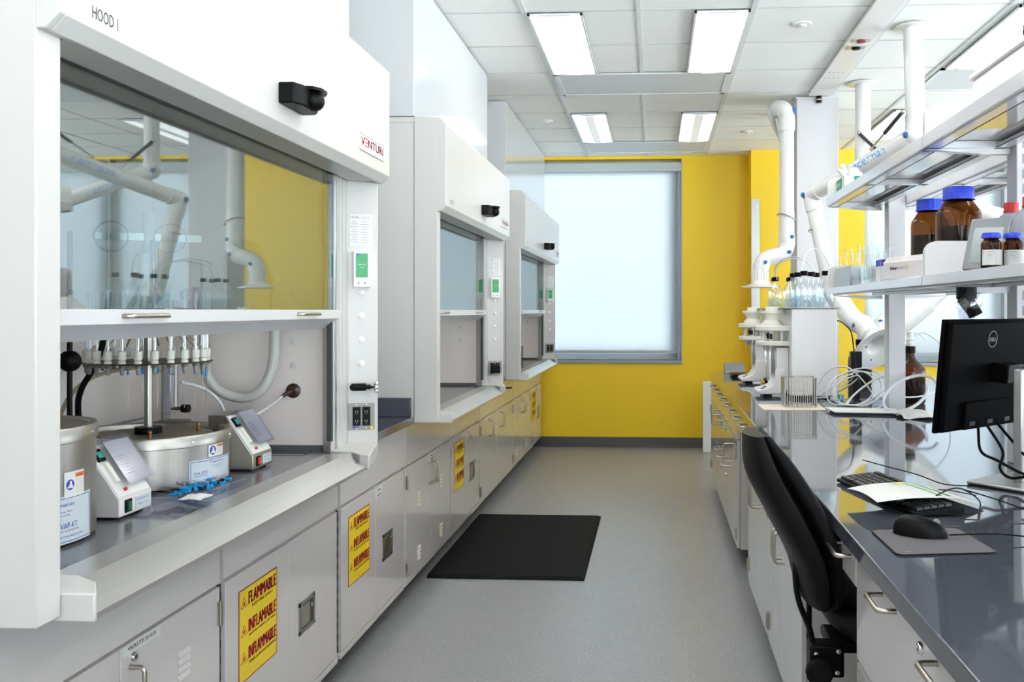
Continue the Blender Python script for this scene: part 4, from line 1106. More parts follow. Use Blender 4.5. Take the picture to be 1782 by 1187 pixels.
# ------------------------------------------------------------------ extraction arms hung from the ceiling
def wraptext(mb, s, p, d, r, side, length, height, m):
    """letters laid round a tube: p start on the axis, d reading direction, side = outward direction of the lettering"""
    vs, fs = text_geo(s); p = Vector(p); d = Vector(d).normalized(); sd = Vector(side); sd = (sd - d * sd.dot(d)).normalized()
    upv = sd.cross(d) * -1
    if upv.z < 0: upv = -upv
    out = []
    for x, y in vs:
        a = (y - .5) * height / r
        out.append(p + d * (x * length) + (sd * math.cos(a) + upv * math.sin(a)) * (r + .001))
    mb.add(out, fs, m)
def knob(mb, p, n, m=None, r=.017):
    n = Vector(n).normalized(); mb.lathe([(r, 0), (r, .012), (r * .8, .016), (0, .017)], Vector(p), m or BLUE_K, 16, n)
AG = 'ceiling-hung white extraction arms'
def ext_arm(label, mount, elbow, joint, low, bell, bdir, side, txt, strut, rr=.053):
    t = thing('fume_extractor', label, 'extraction arm', mount, AG)
    mount, elbow, joint = Vector(mount), Vector(elbow), Vector(joint)
    MB().lathe([(.105, 0), (.105, -.006), (.10, -.008), (rr, -.008)], mount + Vector((0, 0, -.007)), W_TUBE, 32).build('ceiling_flange', t)
    MB().tube([mount + Vector((0, 0, -.01)), elbow + Vector((0, 0, .10))], rr, W_TUBE, 24).build('drop_pipe', t)
    d = (joint - elbow).normalized()
    m = MB(); m.tube(smoothpath([elbow + Vector((0, 0, .115)), elbow + Vector((0, 0, .055)), elbow + d * .02, elbow + d * .10], 5), rr * 1.06, W_TUBE, 24); m.sphere(elbow, rr * 1.12, W_TUBE, 24, 12)
    e = m.build('elbow', t); k = MB(); knob(k, elbow + Vector(side) * rr * 1.05, side); k.build('joint_knob', e)
    m = MB().tube([elbow + d * .05, joint - d * .05], rr * .96, W_TUBE, 24)
    u = m.build('upper_arm', t)
    if txt:
        q = MB(); a, ln, flip = txt
        p0 = elbow + d * a; dd = d
        if flip: p0 = elbow + d * (a + ln); dd = -d
        wraptext(q, 'Nederman', p0, dd, rr * .96, side, ln, .055, NED); q.build('lettering', u)
    if strut:
        (za, fa) = strut
        p0 = Vector((mount.x, mount.y, za)) + Vector(side) * (rr + .01); p1 = elbow + d * fa + Vector((0, 0, rr)) + Vector(side) * rr * .6
        mid = p0.lerp(p1, .56)
        s = MB().cyl(p0, mid, .0115, STRUT, 12).cyl(mid, p1, .005, NICKEL, 10).sphere(p0, .014, NICKEL, 12, 8).sphere(p1, .012, NICKEL, 12, 8)
        s.build('gas_strut', t)
    lo = [Vector(p) for p in low]
    d2 = (lo[0] - joint).normalized()
    m = MB(); m.tube(smoothpath([joint - d * .09, joint - d * .02, joint + d2 * .03, joint + d2 * .11], 5), rr * 1.06, W_TUBE, 24); m.sphere(joint, rr * 1.12, W_TUBE, 24, 12)
    e = m.build('elbow', t); k = MB(); knob(k, joint + Vector(side) * rr * 1.05, side); k.build('joint_knob', e)
    P = smoothpath([joint + d2 * .05] + lo, 6)
    MB().tube(P, rr * .96, W_TUBE, 24).build('lower_arm', t)
    w1 = lo[0].lerp(joint, .25)
    h = MB(); a = Vector((0, 0, 1)); aa = d2.orthogonal().normalized(); bb = d2.cross(aa)
    h.tube([w1 + (aa * math.cos(i * PI / 8) + bb * math.sin(i * PI / 8)) * (rr + .012) for i in range(9)], .004, NICKEL, 8); h.build('grab_ring', t)
    if bell:
        b = Vector(bell); bd = Vector(bdir).normalized()
        m = MB(); m.tube(smoothpath([lo[-1] - (lo[-1] - lo[-2]).normalized() * .02, lo[-1].lerp(b, .5) + (lo[-1] - lo[-2]).normalized() * .03, b - bd * .09, b], 6), rr * 1.2, W_TUBE, 24)
        e = m.build('elbow', t); k = MB(); knob(k, b - bd * .10 + Vector(side) * rr * 1.05, side); k.build('joint_knob', e)
        R_ = .165
        m = MB(); m.lathe([(rr * 1.02, -.02), (rr * .98, .05), (rr * 1.5, .085), (R_ * .80, .105), (R_, .112), (R_, .118), (R_ * .8, .112), (rr * 1.4, .092), (rr * .85, .05), (rr * .8, -.01)], b, W_TUBE, 36, bd)
        hd = m.build('suction_hood', t)
        m = MB()
        for i in range(4):
            an = i * PI / 2 + .4; uu = bd.orthogonal().normalized(); vv = bd.cross(uu)
            m.sphere(b + bd * .112 + (uu * math.cos(an) + vv * math.sin(an)) * R_ * .6, .005, INK, 8, 6)
        m.build('rivet', hd)
    return t
SIDE = (-.96, -.28, 0)
ext_arm('white extraction arm with blue lettering, nearest pipe above the bench shelves', (1.43, 5.10, CZ), (1.45, 5.12, 2.375), (1.02, 5.95, 2.15),
        [(1.07, 5.90, 1.85), (1.13, 5.86, 1.52)], (1.315, 5.60, 1.245), (.30, -.70, -.65), SIDE, (.20, .34, True), (2.50, .33))
ext_arm('white extraction arm on the second ceiling pipe, reaching right behind the shelves', (1.44, 6.35, CZ), (1.44, 6.35, 2.41), (2.19, 5.75, 1.96),
        [(2.0, 5.78, 1.72), (1.70, 5.80, 1.43)], (1.46, 5.84, 1.24), (-.15, -.5, -.85), (-.62, -.78, 0), (.12, .34, False), (2.62, .30))
# third arm: horizontal link behind the column, long vertical pipe, bell over the bench
t = thing('fume_extractor', 'white extraction arm hanging straight down left of the service column', 'extraction arm', (1.064, 7.3, CZ), AG)
rr = .052
MB().lathe([(.105, 0), (.105, -.006), (.10, -.008), (rr, -.008)], (1.064, 7.3, CZ - .007), W_TUBE, 32).build('ceiling_flange', t)
MB().tube(smoothpath([(1.064, 7.3, CZ - .01), (1.064, 7.3, 2.80), (1.03, 7.15, 2.72), (.98, 6.95, 2.76)], 6), rr, W_TUBE, 24).build('drop_pipe', t)
m = MB().tube(smoothpath([(.98, 6.95, 2.76), (.905, 6.78, 2.84), (.89, 6.68, 2.875), (.93, 6.62, 2.86), (.955, 6.62, 2.80), (.955, 6.62, 2.70)], 6), rr * 1.15, W_TUBE, 24)
e = m.build('elbow', t); k = MB(); knob(k, (1.0, 6.60, 2.84), (.5, -.86, 0), r=.022); k.build('joint_knob', e)
MB().cyl((.89, 6.66, 2.80), (.93, 6.62, 2.56), .012, W_TUBE, 12).build('gas_strut', t)
MB().tube([(.955, 6.62, 2.72), (.955, 6.62, 2.12)], rr, W_TUBE, 24).build('upper_arm', t)
m = MB().tube([(.955, 6.62, 2.12), (.955, 6.62, 1.92)], rr * 1.06, W_TUBE, 24).lathe([(rr * 1.12, 0), (rr * 1.12, .02)], (.955, 6.62, 1.93), W_TUBE, 24)
m.build('clamp_sleeve', t)
MB().tube([Vector((.955 + (rr + .014) * math.cos(a), 6.62 + (rr + .014) * math.sin(a), 2.07 + .03 * math.sin(a * 1.0 - 2))) for a in [PI * .9 + i * PI * 1.2 / 10 for i in range(11)]], .004, NICKEL, 8).build('grab_ring', t)
m = MB().tube(smoothpath([(.955, 6.62, 1.94), (.955, 6.62, 1.87), (.92, 6.61, 1.81), (.85, 6.60, 1.79), (.79, 6.59, 1.76), (.765, 6.585, 1.70)], 6), rr * 1.12, W_TUBE, 24)
e = m.build('elbow', t)
for kk, (p, n) in enumerate((((.985, 6.57, 1.93), (.5, -.86, 0)), ((.965, 6.56, 1.82), (.4, -.9, 0)), ((.79, 6.53, 1.745), (0, -1, 0)))):
    k = MB(); knob(k, p, n, r=.014); k.build('joint_knob', e)
m = MB().lathe([(rr * 1.02, .02), (rr * 1.1, -.10), (rr * 1.3, -.125), (.10, -.14), (.135, -.148), (.135, -.156), (.09, -.150), (rr * .9, -.13), (rr * .8, -.02)], (.762, 6.585, 1.72), W_TUBE, 36)
for i in range(16):
    a = 2 * PI * i / 16; m.cyl((.762 + rr * 1.06 * math.cos(a), 6.585 + rr * 1.06 * math.sin(a), 1.70), (.762 + rr * 1.12 * math.cos(a), 6.585 + rr * 1.12 * math.sin(a), 1.62), .004, W_TUBE, 6)
m.build('suction_hood', t)

# ------------------------------------------------------------------ purification stations
def station(y0, xf, label):
    t = thing('extraction_station', label, 'laboratory instrument', (.85, y0 + .2, .91), 'white tower instruments on the island bench')
    h = MB().box(xf, 1.0, y0, y0 + .42, .928, 1.408, W_PL).build('housing', t, bev=.004)
    f = MB()
    for x in (xf + .04, .95):
        for y in (y0 + .04, y0 + .38): f.cyl((x, y, .9105), (x, y, .929), .02, BLACK, 14)
    f.build('rubber_foot', t)
    MB().box(xf - .05, 1.015, y0 - .008, y0 + .43, 1.409, 1.414, GREYP).build('top_tray', t, bev=.001)
    c = MB().box(xf - .07, xf - .002, y0 + .10, y0 + .30, .95, 1.19, W_PL)
    for k in range(5): c.cyl((xf - .072, y0 + .13 + k * .034, .98), (xf - .072, y0 + .13 + k * .034, 1.18), .006, ALU, 8)
    c.build('column', t, bev=.006)
    b = MB(); x = xf
    pr = [(x - .165, .927), (x - .176, .938), (x - .168, .952), (x - .125, .960), (x - .095, .974), (x - .078, 1.0), (x - .072, 1.07), (x - .02, 1.07), (x - .02, .927)]
    b.prism(pr, 'y', y0 + .09, y0 + .31, W_PL); fo = b.build('foot', t, bev=.006)
    MB().box(x - .14, x - .09, y0 + .13, y0 + .27, .9105, .926, BLACK).build('rubber_pad', t)
    cx, cy = x - .055, y0 + .19
    mk = MB()
    for (px_, py_, w1, w2) in ((x - .146, y0 + .125, .010, .020), (x - .128, y0 + .165, .008, .014)):
        zz = .9575 if px_ < x - .14 else .9605
        mk.tube([(px_ + w1 * math.cos(a), py_ + w2 * math.sin(a), zz + (px_ + w1 * math.cos(a) - (x - .146)) * .2) for a in [i * PI / 7 for i in range(14)]], .0014, INK_B, 6, closed=True)
        mk.tube([(px_, py_ - w2 * .9, zz), (px_ + .003, py_ + w2 * .9, zz + .0006)], .0014, INK_B, 6)
    mk.build('printed_mark', fo)
    d = MB(); d.lathe([(.118, 0), (.122, .005), (.122, .025), (.118, .03), (0, .03)], (cx, cy, 1.283), CREAM, 40); u = d.build('carousel', t)
    d = MB(); d.lathe([(.118, 0), (.122, .004), (.122, .022), (.118, .026), (0, .026)], (cx, cy, 1.200), CREAM, 40); d.build('carousel', t)
    hg = MB(); hg.lathe([(.062, 0), (.062, .012), (.045, .03), (.045, .045), (.058, .062), (.072, .070), (.072, .083), (.04, .083), (.04, .107), (0, .107)], (cx - .025, cy, 1.3135), CREAM, 30); hg.build('dispensing_head', t)
    st = MB(); st.cyl((cx, cy, 1.12), (cx, cy, 1.285), .022, CREAM, 16)
    for k in range(9):
        a = 2 * PI * k / 9; px, py = cx + .085 * math.cos(a), cy + .085 * math.sin(a)
        st.cyl((px, py, 1.226), (px, py, 1.283), .008, W_PL, 10)
        st.cyl((px, py, 1.236), (px, py, 1.268), .0085, INK if k % 3 == 0 else W_PL, 10)
    st.build('syringe_ring', t)
    nz = MB()
    for k in range(5):
        a = PI * .7 + k * .45; px, py = cx + .07 * math.cos(a), cy + .07 * math.sin(a)
        nz.cyl((px, py, 1.17), (px, py, 1.2), .009, W_PL, 10); nz.cyl((px, py, 1.12 - .02 * (k % 2)), (px, py, 1.17), .003, GLASS_C, 6)
    nz.build('nozzle', t)
    return t
station(5.03, .752, 'white instrument tower with round carousels, nearer the viewpoint, large blank side panel')
station(5.95, .742, 'white instrument tower with round carousels, farther along the bench behind the first')
def solvent(x, y, label, fill, grp='clear solvent bottles on the instrument towers'):
    z = 1.4145
    t = thing('solvent_bottle', label, 'bottle', (x, y, z), grp)
    r = .047
    MB().lathe([(r * .9, 0), (r, .006), (r, .115), (r * .93, .13), (r * .40, .168), (.0165, .172), (.0165, .182)], (x, y, z), GLASS_C, 32).build('glass_body', t)
    MB().lathe([(r * .93, .004), (r * .955, .008), (r * .955, fill), (0, fill)], (x, y, z), LIQ, 28).build('liquid', t)
    MB().lathe([(.020, .180), (.021, .182), (.021, .204), (.019, .206), (0, .206)], (x, y, z), BLACK, 24).build('screw_cap', t)
    return t
for x, y, f_, l in ((.835, 5.12, .07, 'front corner next to the aisle'), (.955, 5.12, .09, 'front right, nearest the shelf end'), (.895, 5.23, .07, 'middle, standing between the two front ones'),
                    (.945, 5.36, .09, 'rear right corner'), (.83, 5.31, .07, 'rear left, second from the back'), (.82, 5.42, .09, 'rearmost on the aisle side')):
    solvent(x, y, 'clear black-capped solvent bottle on the nearer tower, ' + l, f_)
for x, y, l in ((.80, 6.05, 'front left'), (.90, 6.05, 'front right'), (.81, 6.19, 'back left'), (.91, 6.19, 'back right')):
    solvent(x, y, 'clear black-capped solvent bottle on the farther tower, %s of the four' % l, .06)
for i, pts in enumerate(([(.80, 5.98, 1.60), (.78, 5.9, 1.68), (.84, 5.75, 1.72), (.93, 5.6, 1.70), (.99, 5.5, 1.58), (1.01, 5.46, 1.42)],
                         [(.82, 5.12, 1.62), (.86, 5.2, 1.72), (.95, 5.35, 1.76), (1.03, 5.42, 1.66), (1.03, 5.44, 1.45)],
                         [(.80, 6.06, 1.62), (.82, 6.0, 1.72), (.90, 5.8, 1.74), (.96, 5.6, 1.66), (1.02, 5.5, 1.50)])):
    o = MB().tube(smoothpath(pts, 8), .0032, TUBE_W, 8).build('feed_line'); tag(o, ['thin white feed line from the farther tower drooping low across both towers', 'thin white feed line looping over the nearer tower bottles', 'thin white feed line arching highest between the towers'][i], 'tubing')

# wire basket on its towel
o = MB().box(.53, .84, 4.46, 4.70, .9105, .9135, KRAFT).build('folded_towel'); tag(o, 'beige perforated paper towel under the wire tube rack', 'towel')
t = thing('wire_rack', 'square stainless wire tube rack on the beige towel in front of the tower', 'rack', (.727, 4.62, .914))
X0, X1, Y0, Y1, Z0, Z1 = .648, .806, 4.555, 4.69, .916, 1.062
f = MB()
for x in (X0, X1): f.box(x - .0015, x + .0015, Y0, Y1, Z0, Z1, STEEL)
f.build('side_plate', t)
r = MB()
for k in range(13):
    x = X0 + .012 + k * (X1 - X0 - .024) / 12
    for y in (Y0, Y1): r.cyl((x, y, Z0), (x, y, Z1), .0016, NICKEL, 6)
for z in (Z0, Z1):
    for y in (Y0, Y1): r.cyl((X0, y, z), (X1, y, z), .002, NICKEL, 6)
    for k in range(7): r.cyl((X0 + .012 + k * .022, Y0, z), (X0 + .012 + k * .022, Y1, z), .0014, NICKEL, 6)
for z in (.99, 1.04):
    r.cyl((X0 + .05, 4.62, z), (X1 - .05, 4.62, z), .0016, NICKEL, 6)
r.build('wire_grid', t)
# flat tablet, wrap, tubing
t = thing('tray_lid', 'thin white tray with dark underside at the foot of the shelf post', 'tray', (.97, 4.36, .91))
MB().prism([(.84, 4.28), (1.12, 4.25), (1.16, 4.42), (.83, 4.47)], 'z', .921, .926, PAPER).build('top', t); MB().prism([(.86, 4.30), (1.11, 4.27), (1.14, 4.41), (.85, 4.45)], 'z', .9105, .9205, INK).build('base', t)
def crumple(name, c, sx, sy, sz, m, label, cat, seed, n=9):
    r_ = random.Random(seed); mb = MB(); vs = []
    for j in range(n):
        for i in range(n):
            u, v = i / (n - 1) - .5, j / (n - 1) - .5
            e = max(0, 1 - 4 * (u * u + v * v) * .9)
            vs.append((c[0] + sx * (u + r_.uniform(-.05, .05)), c[1] + sy * (v + r_.uniform(-.05, .05)), c[2] + .001 + sz * (e * .55 + .30 * r_.random())))
    fs = [(j * n + i, j * n + i + 1, (j + 1) * n + i + 1, (j + 1) * n + i) for j in range(n - 1) for i in range(n - 1)]
    mb.add(vs, fs, m)
    k = len(vs); mb.add([(a, b, max(c[2] + .0006, z - .0012)) for a, b, z in vs], [tuple(reversed(f)) for f in fs], m)
    o = mb.build(name, sharp=180); return tag(o, label, cat)
crumple('plastic_wrap', (1.20, 4.22, .91), .17, .24, .045, PAPER, 'crumpled white wrap lying against the base of the shelf post', 'wrap', 3)
crumple('plastic_wrap', (1.10, 4.85, .91), .30, .22, .03, PLAST_C, 'clear crinkled plastic film under the coiled tubing', 'wrap', 5)
def coil(cx, cy, R_, zc, tiltx, n, r, m, seed, squash=1.0):
    r_ = random.Random(seed); pts = []
    for i in range(n * 16 + 1):
        a = 2 * PI * i / 16
        rad = R_ * (1 + .12 * math.sin(a * .37 + seed)); x = cx + rad * math.cos(a) + .02 * math.sin(a * .21 + seed); y = cy + rad * .45 * math.sin(a) * squash
        z = zc + rad * tiltx * math.sin(a + seed * .3) * .9
        pts.append((x, y, max(.917, z)))
    return MB().tube(smoothpath(pts, 2), r, m, 8)
for i, (cx, cy, R_, zc, tl, n, r, s, lab) in enumerate(((1.03, 4.72, .12, .995, .85, 3, .0035, 1, 'coil of thin white tubing standing loosely left of the shelf post'),
    (1.12, 4.68, .13, .99, .8, 2, .004, 4, 'white tubing loops crossing in front of the bell-shaped hood'), (1.19, 4.45 - .09, .115, 1.0, .78, 1, .0075, 2, 'thick white hose loop wrapped round the shelf post'),
    (.99, 5.0, .10, .98, .7, 3, .003, 7, 'tangle of thin white tubing nearest the tower'))):
    o = coil(cx, cy, R_, zc, tl, n, r, TUBE_W, s).build('tubing_coil'); tag(o, lab, 'tubing')
o = MB().tube(smoothpath([(.86, 4.90, .917), (.865, 4.88, .98), (.90, 4.86, 1.06), (.96, 4.84, 1.10), (1.03, 4.83, 1.09), (1.10, 4.82, 1.02), (1.16, 4.80, .93)], 8), .0045, TUBE_W, 10).build('drain_tube')
tag(o, 'single arching translucent tube rising beside the blank tower panel', 'tubing')
o = MB().tube(smoothpath([(1.01, 5.2, 1.34), (1.05, 5.18, 1.335), (1.09, 5.1, 1.28), (1.10, 5.05, 1.15), (1.11, 4.95, 1.0), (1.2, 4.8, .925)], 8), .0035, BLACK, 8).build('power_cable'); tag(o, 'black cord with plug dropping from the back of the nearer tower', 'cord')
o = MB().box(1.09, 1.15, 5.09, 5.14, 1.03, 1.17, BLACK).box(1.10, 1.14, 5.095, 5.135, .9105, 1.03, BLACK).build('power_adapter', bev=.004); tag(o, 'black upright power adapter behind the coiled tubing', 'power adapter')
for i, (x, y, c, lb) in enumerate(((.985, 4.84, CYAN, 'blue'), (.975, 4.88, GREEN_D, 'green'))):
    o = MB().cyl((x, y, .917), (x + .01, y + .01, .95), .007, c, 12).cyl((x, y, .9105), (x, y, .925), .01, c, 12).build('tube_fitting'); tag(o, 'tiny %s tube fitting on the bench beside the tower' % lb, 'fitting')

# amber jugs
def jug(x, y, r, h, label):
    t = thing('amber_jug', label, 'bottle', (x, y, .91), 'big amber solvent jugs on the island bench'); z = .9105
    MB().lathe([(r * .9, 0), (r, .01), (r, h * .55), (r * .97, h * .61), (r * .75, h * .68), (r * .42, h * .76), (.024, h * .82), (.024, h * .92)], (x, y, z), AMBER, 32).build('glass_body', t)
    MB().lathe([(r * .92, .006), (r * .95, .012), (r * .95, h * .46), (0, h * .46)], (x, y, z), AMBER_LIQ, 28).build('contents', t)
    m = MB().lathe([(.025, h * .88), (.028, h * .885), (.028, h), (0, h)], (x, y, z), BLACK, 20); m.build('screw_cap', t)
    m = MB().lathe([(.018, h), (.020, h + .005), (.018, h + .03), (.022, h + .035), (.018, h + .04), (.018, h + .075), (0, h + .075)], (x, y, z), CREAM, 16)
    for a in (.6, 2.4): m.tube(smoothpath([(x, y, z + h + .05), (x + .05 * math.cos(a), y + .03 * math.sin(a), z + h + .07), (x + .10 * math.cos(a), y, z + h + .03)], 4), .003, TUBE_W, 6)
    m.build('valve_cap', t); return t
jug(1.345, 4.85, .078, .30, 'big amber jug with black cap and white valve, right of the shelf post')
jug(1.33, 5.95, .075, .30, 'second big amber jug half hidden between tower and shelf post')
o = MB().tube(smoothpath([(1.35, 4.84, 1.26), (1.42, 4.84, 1.28), (1.52, 4.84, 1.20), (1.55, 4.84, 1.08), (1.50, 4.83, .99), (1.40, 4.76, .96), (1.31, 4.70, .955), (1.25, 4.66, .96)], 8), .004, TUBE_W, 8).build('drain_tube'); tag(o, 'white tube looping out right from the big amber jug cap', 'tubing')

# ------------------------------------------------------------------ monitor, keyboard, mouse, papers
t = thing('computer_monitor', 'black computer monitor seen from behind on the right of the bench', 'monitor', (1.04, 2.68, .91))
c0 = Vector((.790, 2.60, 1.050)); ax = Vector((.745, .667, 0)).normalized(); nb = Vector((.667, -.745, 0)).normalized()
az = (Vector((0, 0, 1)) + nb * .10).normalized(); nb2 = ax.cross(az).normalized()
if nb2.dot(nb) < 0: nb2 = -nb2
Wm, Hm = .54, .325
def mp(a, b, d=0): return c0 + ax * a + az * b + nb2 * d
m = MB(); m.obox(mp(Wm / 2, Hm / 2, -.006), ax * Wm / 2, az * Hm / 2, nb2 * .006, MON); m.build('bezel', t, bev=.003)
m = MB(); m.obox(mp(Wm / 2, Hm / 2, .010), ax * (Wm / 2 - .004), az * (Hm / 2 - .004), nb2 * .010, MON); bk = m.build('back_shell', t, bev=.008)
m = MB(); m.obox(mp(Wm / 2 + .03, .048, .024), ax * .20, az * .040, nb2 * .007, MON); m.build('rear_housing', t, bev=.003)
m = MB(); m.obox(mp(Wm / 2, Hm / 2, -.0122), ax * (Wm / 2 - .006), az * (Hm / 2 - .008), nb2 * .0004, mat('screen_off', (14, 14, 16), .12)); m.build('screen', t)
lg = mp(.232, .268, .0205); m = MB()
m.tube([lg + ax * .024 * math.cos(a) + az * .024 * math.sin(a) for a in [2 * PI * k / 28 for k in range(28)]], .0011, INK_G, 8, closed=True)
m.text('DELL', lg - ax * .018 - az * .006 + nb2 * .001, ax, az, .036, .011, INK_G, .0005); m.build('logo_badge', bk)
m = MB()
for kk in range(5): m.obox(mp(.14 + kk * .05, .025, .0315), ax * .014, az * .006, nb2 * .0006, MON if kk % 2 else INK)
m.build('port_row', t)
sc = Vector((1.035, 2.60, 0)); 
m = MB(); m.obox(Vector((sc.x, sc.y, 1.078)), ax * .036, nb * .013, Vector((0, 0, .158)), SILVER); st = m.build('stand_neck', t, bev=.004)
m = MB(); m.obox(mp(.285, .17, .045), ax * .045, az * .028, nb2 * .028, BLACK); m.build('pivot', t, bev=.004)
m = MB(); m.obox(Vector((1.02, 2.60, .917)), ax * .115, nb * .09, Vector((0, 0, .0045)), SILVER); m.build('stand_base', t, bev=.003)
o = MB().obox(Vector((1.02, 2.60, .9112)), ax * .12, nb * .085, Vector((0, 0, .0008)), BLACK).build('base_pad', t)
def cord(pts, r, name, label, m=BLACK, k=8):
    o = MB().tube(smoothpath(pts, k), r, m, 10).build(name); return tag(o, label, 'cable')
cord([mp(.14, .02, .05), mp(.15, -.05, .06), (.955, 2.58, .98), (1.0, 2.50, .955), (1.09, 2.45, .93), (1.16, 2.40, .918)], .0042, 'monitor_cable', 'thick black cable dropping from the left monitor port and crossing the stand')
cord([mp(.19, .02, .05), (.985, 2.62, 1.00), (.97, 2.60, .955), (.985, 2.56, .935), (1.03, 2.50, .95), (1.10, 2.44, .93), (1.20, 2.40, .918)], .0042, 'monitor_cable', 'black cable bulging left beneath the monitor before passing the stand')
cord([mp(.25, .02, .05), (1.03, 2.66, 1.02), (1.02, 2.555, 1.00), (1.06, 2.53, .97), (1.14, 2.47, .95), (1.22, 2.42, .92)], .004, 'monitor_cable', 'black cable nearest the middle of the monitor back')

# keyboard: far-left end to near-right end
kp0 = Vector((.545, 2.62, .9112)); kx = Vector((.68 - .545, 2.10 - 2.62, 0)); 
kx = Vector((.12, -.53, 0)).normalized(); ky = Vector((kx.y, -kx.x, 0)) * -1
t = thing('keyboard', 'black computer keyboard partly under the white paper', 'keyboard', (.64, 2.36, .91))
K0 = Vector((.515, 2.60, .912)); KL, KD = .445, .128
def kb(a, b, z): return K0 + kx * a + ky * b + Vector((0, 0, z))
m = MB(); vs = [kb(0, 0, 0), kb(KL, 0, 0), kb(KL, KD, 0), kb(0, KD, 0), kb(0, 0, .010), kb(KL, 0, .010), kb(KL, KD, .022), kb(0, KD, .022)]
m.add(vs, [(0, 3, 2, 1), (4, 5, 6, 7), (0, 1, 5, 4), (1, 2, 6, 5), (2, 3, 7, 6), (3, 0, 4, 7)], BLACK); m.build('base', t, bev=.003)
key0 = None
KEYM = mat('key_black', (30, 31, 34), .3)
def key(a, b, wa, wb):
    m = MB(); z = .011 + .012 * (b / KD)
    A_, B_, C_, D_ = kb(a, b, z), kb(a + wa, b, z), kb(a + wa, b + wb, z + .0018), kb(a, b + wb, z + .0018)
    up = Vector((0, 0, .006)); ce = (A_ + B_ + C_ + D_) / 4
    T_ = [p.lerp(ce, .12) + up for p in (A_, B_, C_, D_)]
    m.add([A_, B_, C_, D_] + T_, [(0, 1, 5, 4), (1, 2, 6, 5), (2, 3, 7, 6), (3, 0, 4, 7), (4, 5, 6, 7)], KEYM); return m
nk = 0
def putkey(a, b, wa, wb):
    key(a, b, wa, wb).build('key', t)
for row in range(6):
    b = .010 + row * .0185 if row < 5 else .108
    n_main = 14
    if row == 0:
        for (a, wd) in ((.008, .022), (.032, .02), (.054, .02), (.076, .115), (.193, .02), (.215, .02), (.237, .02), (.259, .022)): putkey(a, b, wd, .0155)
    else:
        for k in range(14): putkey(.008 + k * .0195, b, .017, .0155 if row < 5 else .012)
    for k in range(3):
        if row in (1,): 
            if k == 1: putkey(.290 + k * .0195, b, .017, .0155)
        elif row == 2: continue
        else: putkey(.290 + k * .0195, b, .017, .0155 if row < 5 else .012)
    for k in range(4):
        if row < 5: putkey(.358 + k * .0195, b, .017, .0155)
t = thing('sheet_of_paper', 'white printed sheet with green and yellow stripes lying over the keyboard', 'paper', (.66, 2.42, .94))
def sheet(u, v):  # u across, v along
    p = Vector((.492, 2.35, 0)) * (1 - u) * (1 - v) + Vector((.523, 2.16, 0)) * u * (1 - v) + Vector((.745, 2.50, 0)) * (1 - u) * v + Vector((.815, 2.285, 0)) * u * v
    z = .944 + .010 * math.sin(u * 2.6) * (1 - v) + .004 * math.sin(v * 5) - .020 * max(0, v - .72) / .28 - .002
    return Vector((p.x, p.y, z))
N = 12; m = MB()
for dz, rev in ((0, False), (-.0006, True)):
    vs = [sheet(i / N, j / N) + Vector((0, 0, dz)) for j in range(N + 1) for i in range(N + 1)]
    fs = [(j * (N + 1) + i, j * (N + 1) + i + 1, (j + 1) * (N + 1) + i + 1, (j + 1) * (N + 1) + i) for j in range(N) for i in range(N)]
    m.add(vs, [tuple(reversed(f)) for f in fs] if rev else fs, PAPER)
ps = m.build('page', t, sharp=180)
PG = mat('print_green', (120, 175, 110), .6); PY = mat('print_yellow', (235, 225, 120), .6)
m = MB()
def stripe(v0, v1, u0, u1, mm):
    n = 8
    vs = []
    for i in range(n + 1):
        u = u0 + (u1 - u0) * i / n
        vs += [sheet(u, v0) + Vector((0, 0, .0009)), sheet(u, v1) + Vector((0, 0, .0009))]
    m.add(vs, [(2 * i, 2 * i + 1, 2 * i + 3, 2 * i + 2) for i in range(n)], mm)
stripe(.60, .635, .05, .92, PG); stripe(.70, .735, .05, .92, PG); stripe(.50, .59, .04, .25, PY)
for k in range(9): stripe(.40 + k * .055 + .002, .403 + k * .055 + .002, .06, .9, INK_G)
m.build('printed_table', ps)
def mousepad():
    m = MB(); cs = [Vector((.477, 2.03, 0)), Vector((.482, 1.825, 0)), Vector((.69, 1.855, 0)), Vector((.675, 2.06, 0))]
    poly = []
    for i in range(4):
        a, b, c = cs[i - 1], cs[i], cs[(i + 1) % 4]
        d1 = (a - b).normalized() * .018; d2 = (c - b).normalized() * .018
        for k in range(6):
            tt = k / 5; poly.append(((b + d1) * (1 - tt) ** 2 + b * 2 * tt * (1 - tt) + (b + d2) * tt ** 2))
    t = thing('mouse_pad', 'dark grey stitched mouse pad under the black mouse', 'mouse pad', (.58, 1.94, .91))
    m.prism([(p.x, p.y) for p in poly], 'z', .9105, .9135, PAD); o = m.build('pad', t)
    MB().tube([Vector((p.x, p.y, .9125)) for p in poly], .0016, BLACK, 8, closed=True).build('stitched_edge', t)
    MB().text('logi', (.500, 1.845, .9137), (1, 0, 0), (0, 1, 0), .014, .008, INK_G).build('printed_mark', o)
mousepad()
t = thing('computer_mouse', 'black wired computer mouse on the grey pad', 'mouse', (.59, 1.985, .9135))
m = MB(); n1, n2 = 18, 12; vs = []; mx = Vector((.93, -.36, 0)); my = Vector((.36, .93, 0)); mc = Vector((.575, 1.985, .9142))
for j in range(n2 + 1):
    ph = PI / 2 * j / n2
    for i in range(n1 * 2):
        th = PI * i / n1
        a = math.cos(th) * math.cos(ph) ** .7; b = math.sin(th) * math.cos(ph) ** .7
        L2 = .057 * (1 - .05 * a); W2 = .032 * (1 - .12 * a * a)
        z = .035 * math.sin(ph) ** .9 * (1 - .28 * a) + (.004 if j else 0)
        vs.append(mc + mx * a * L2 + my * b * W2 + Vector((0, 0, z)))
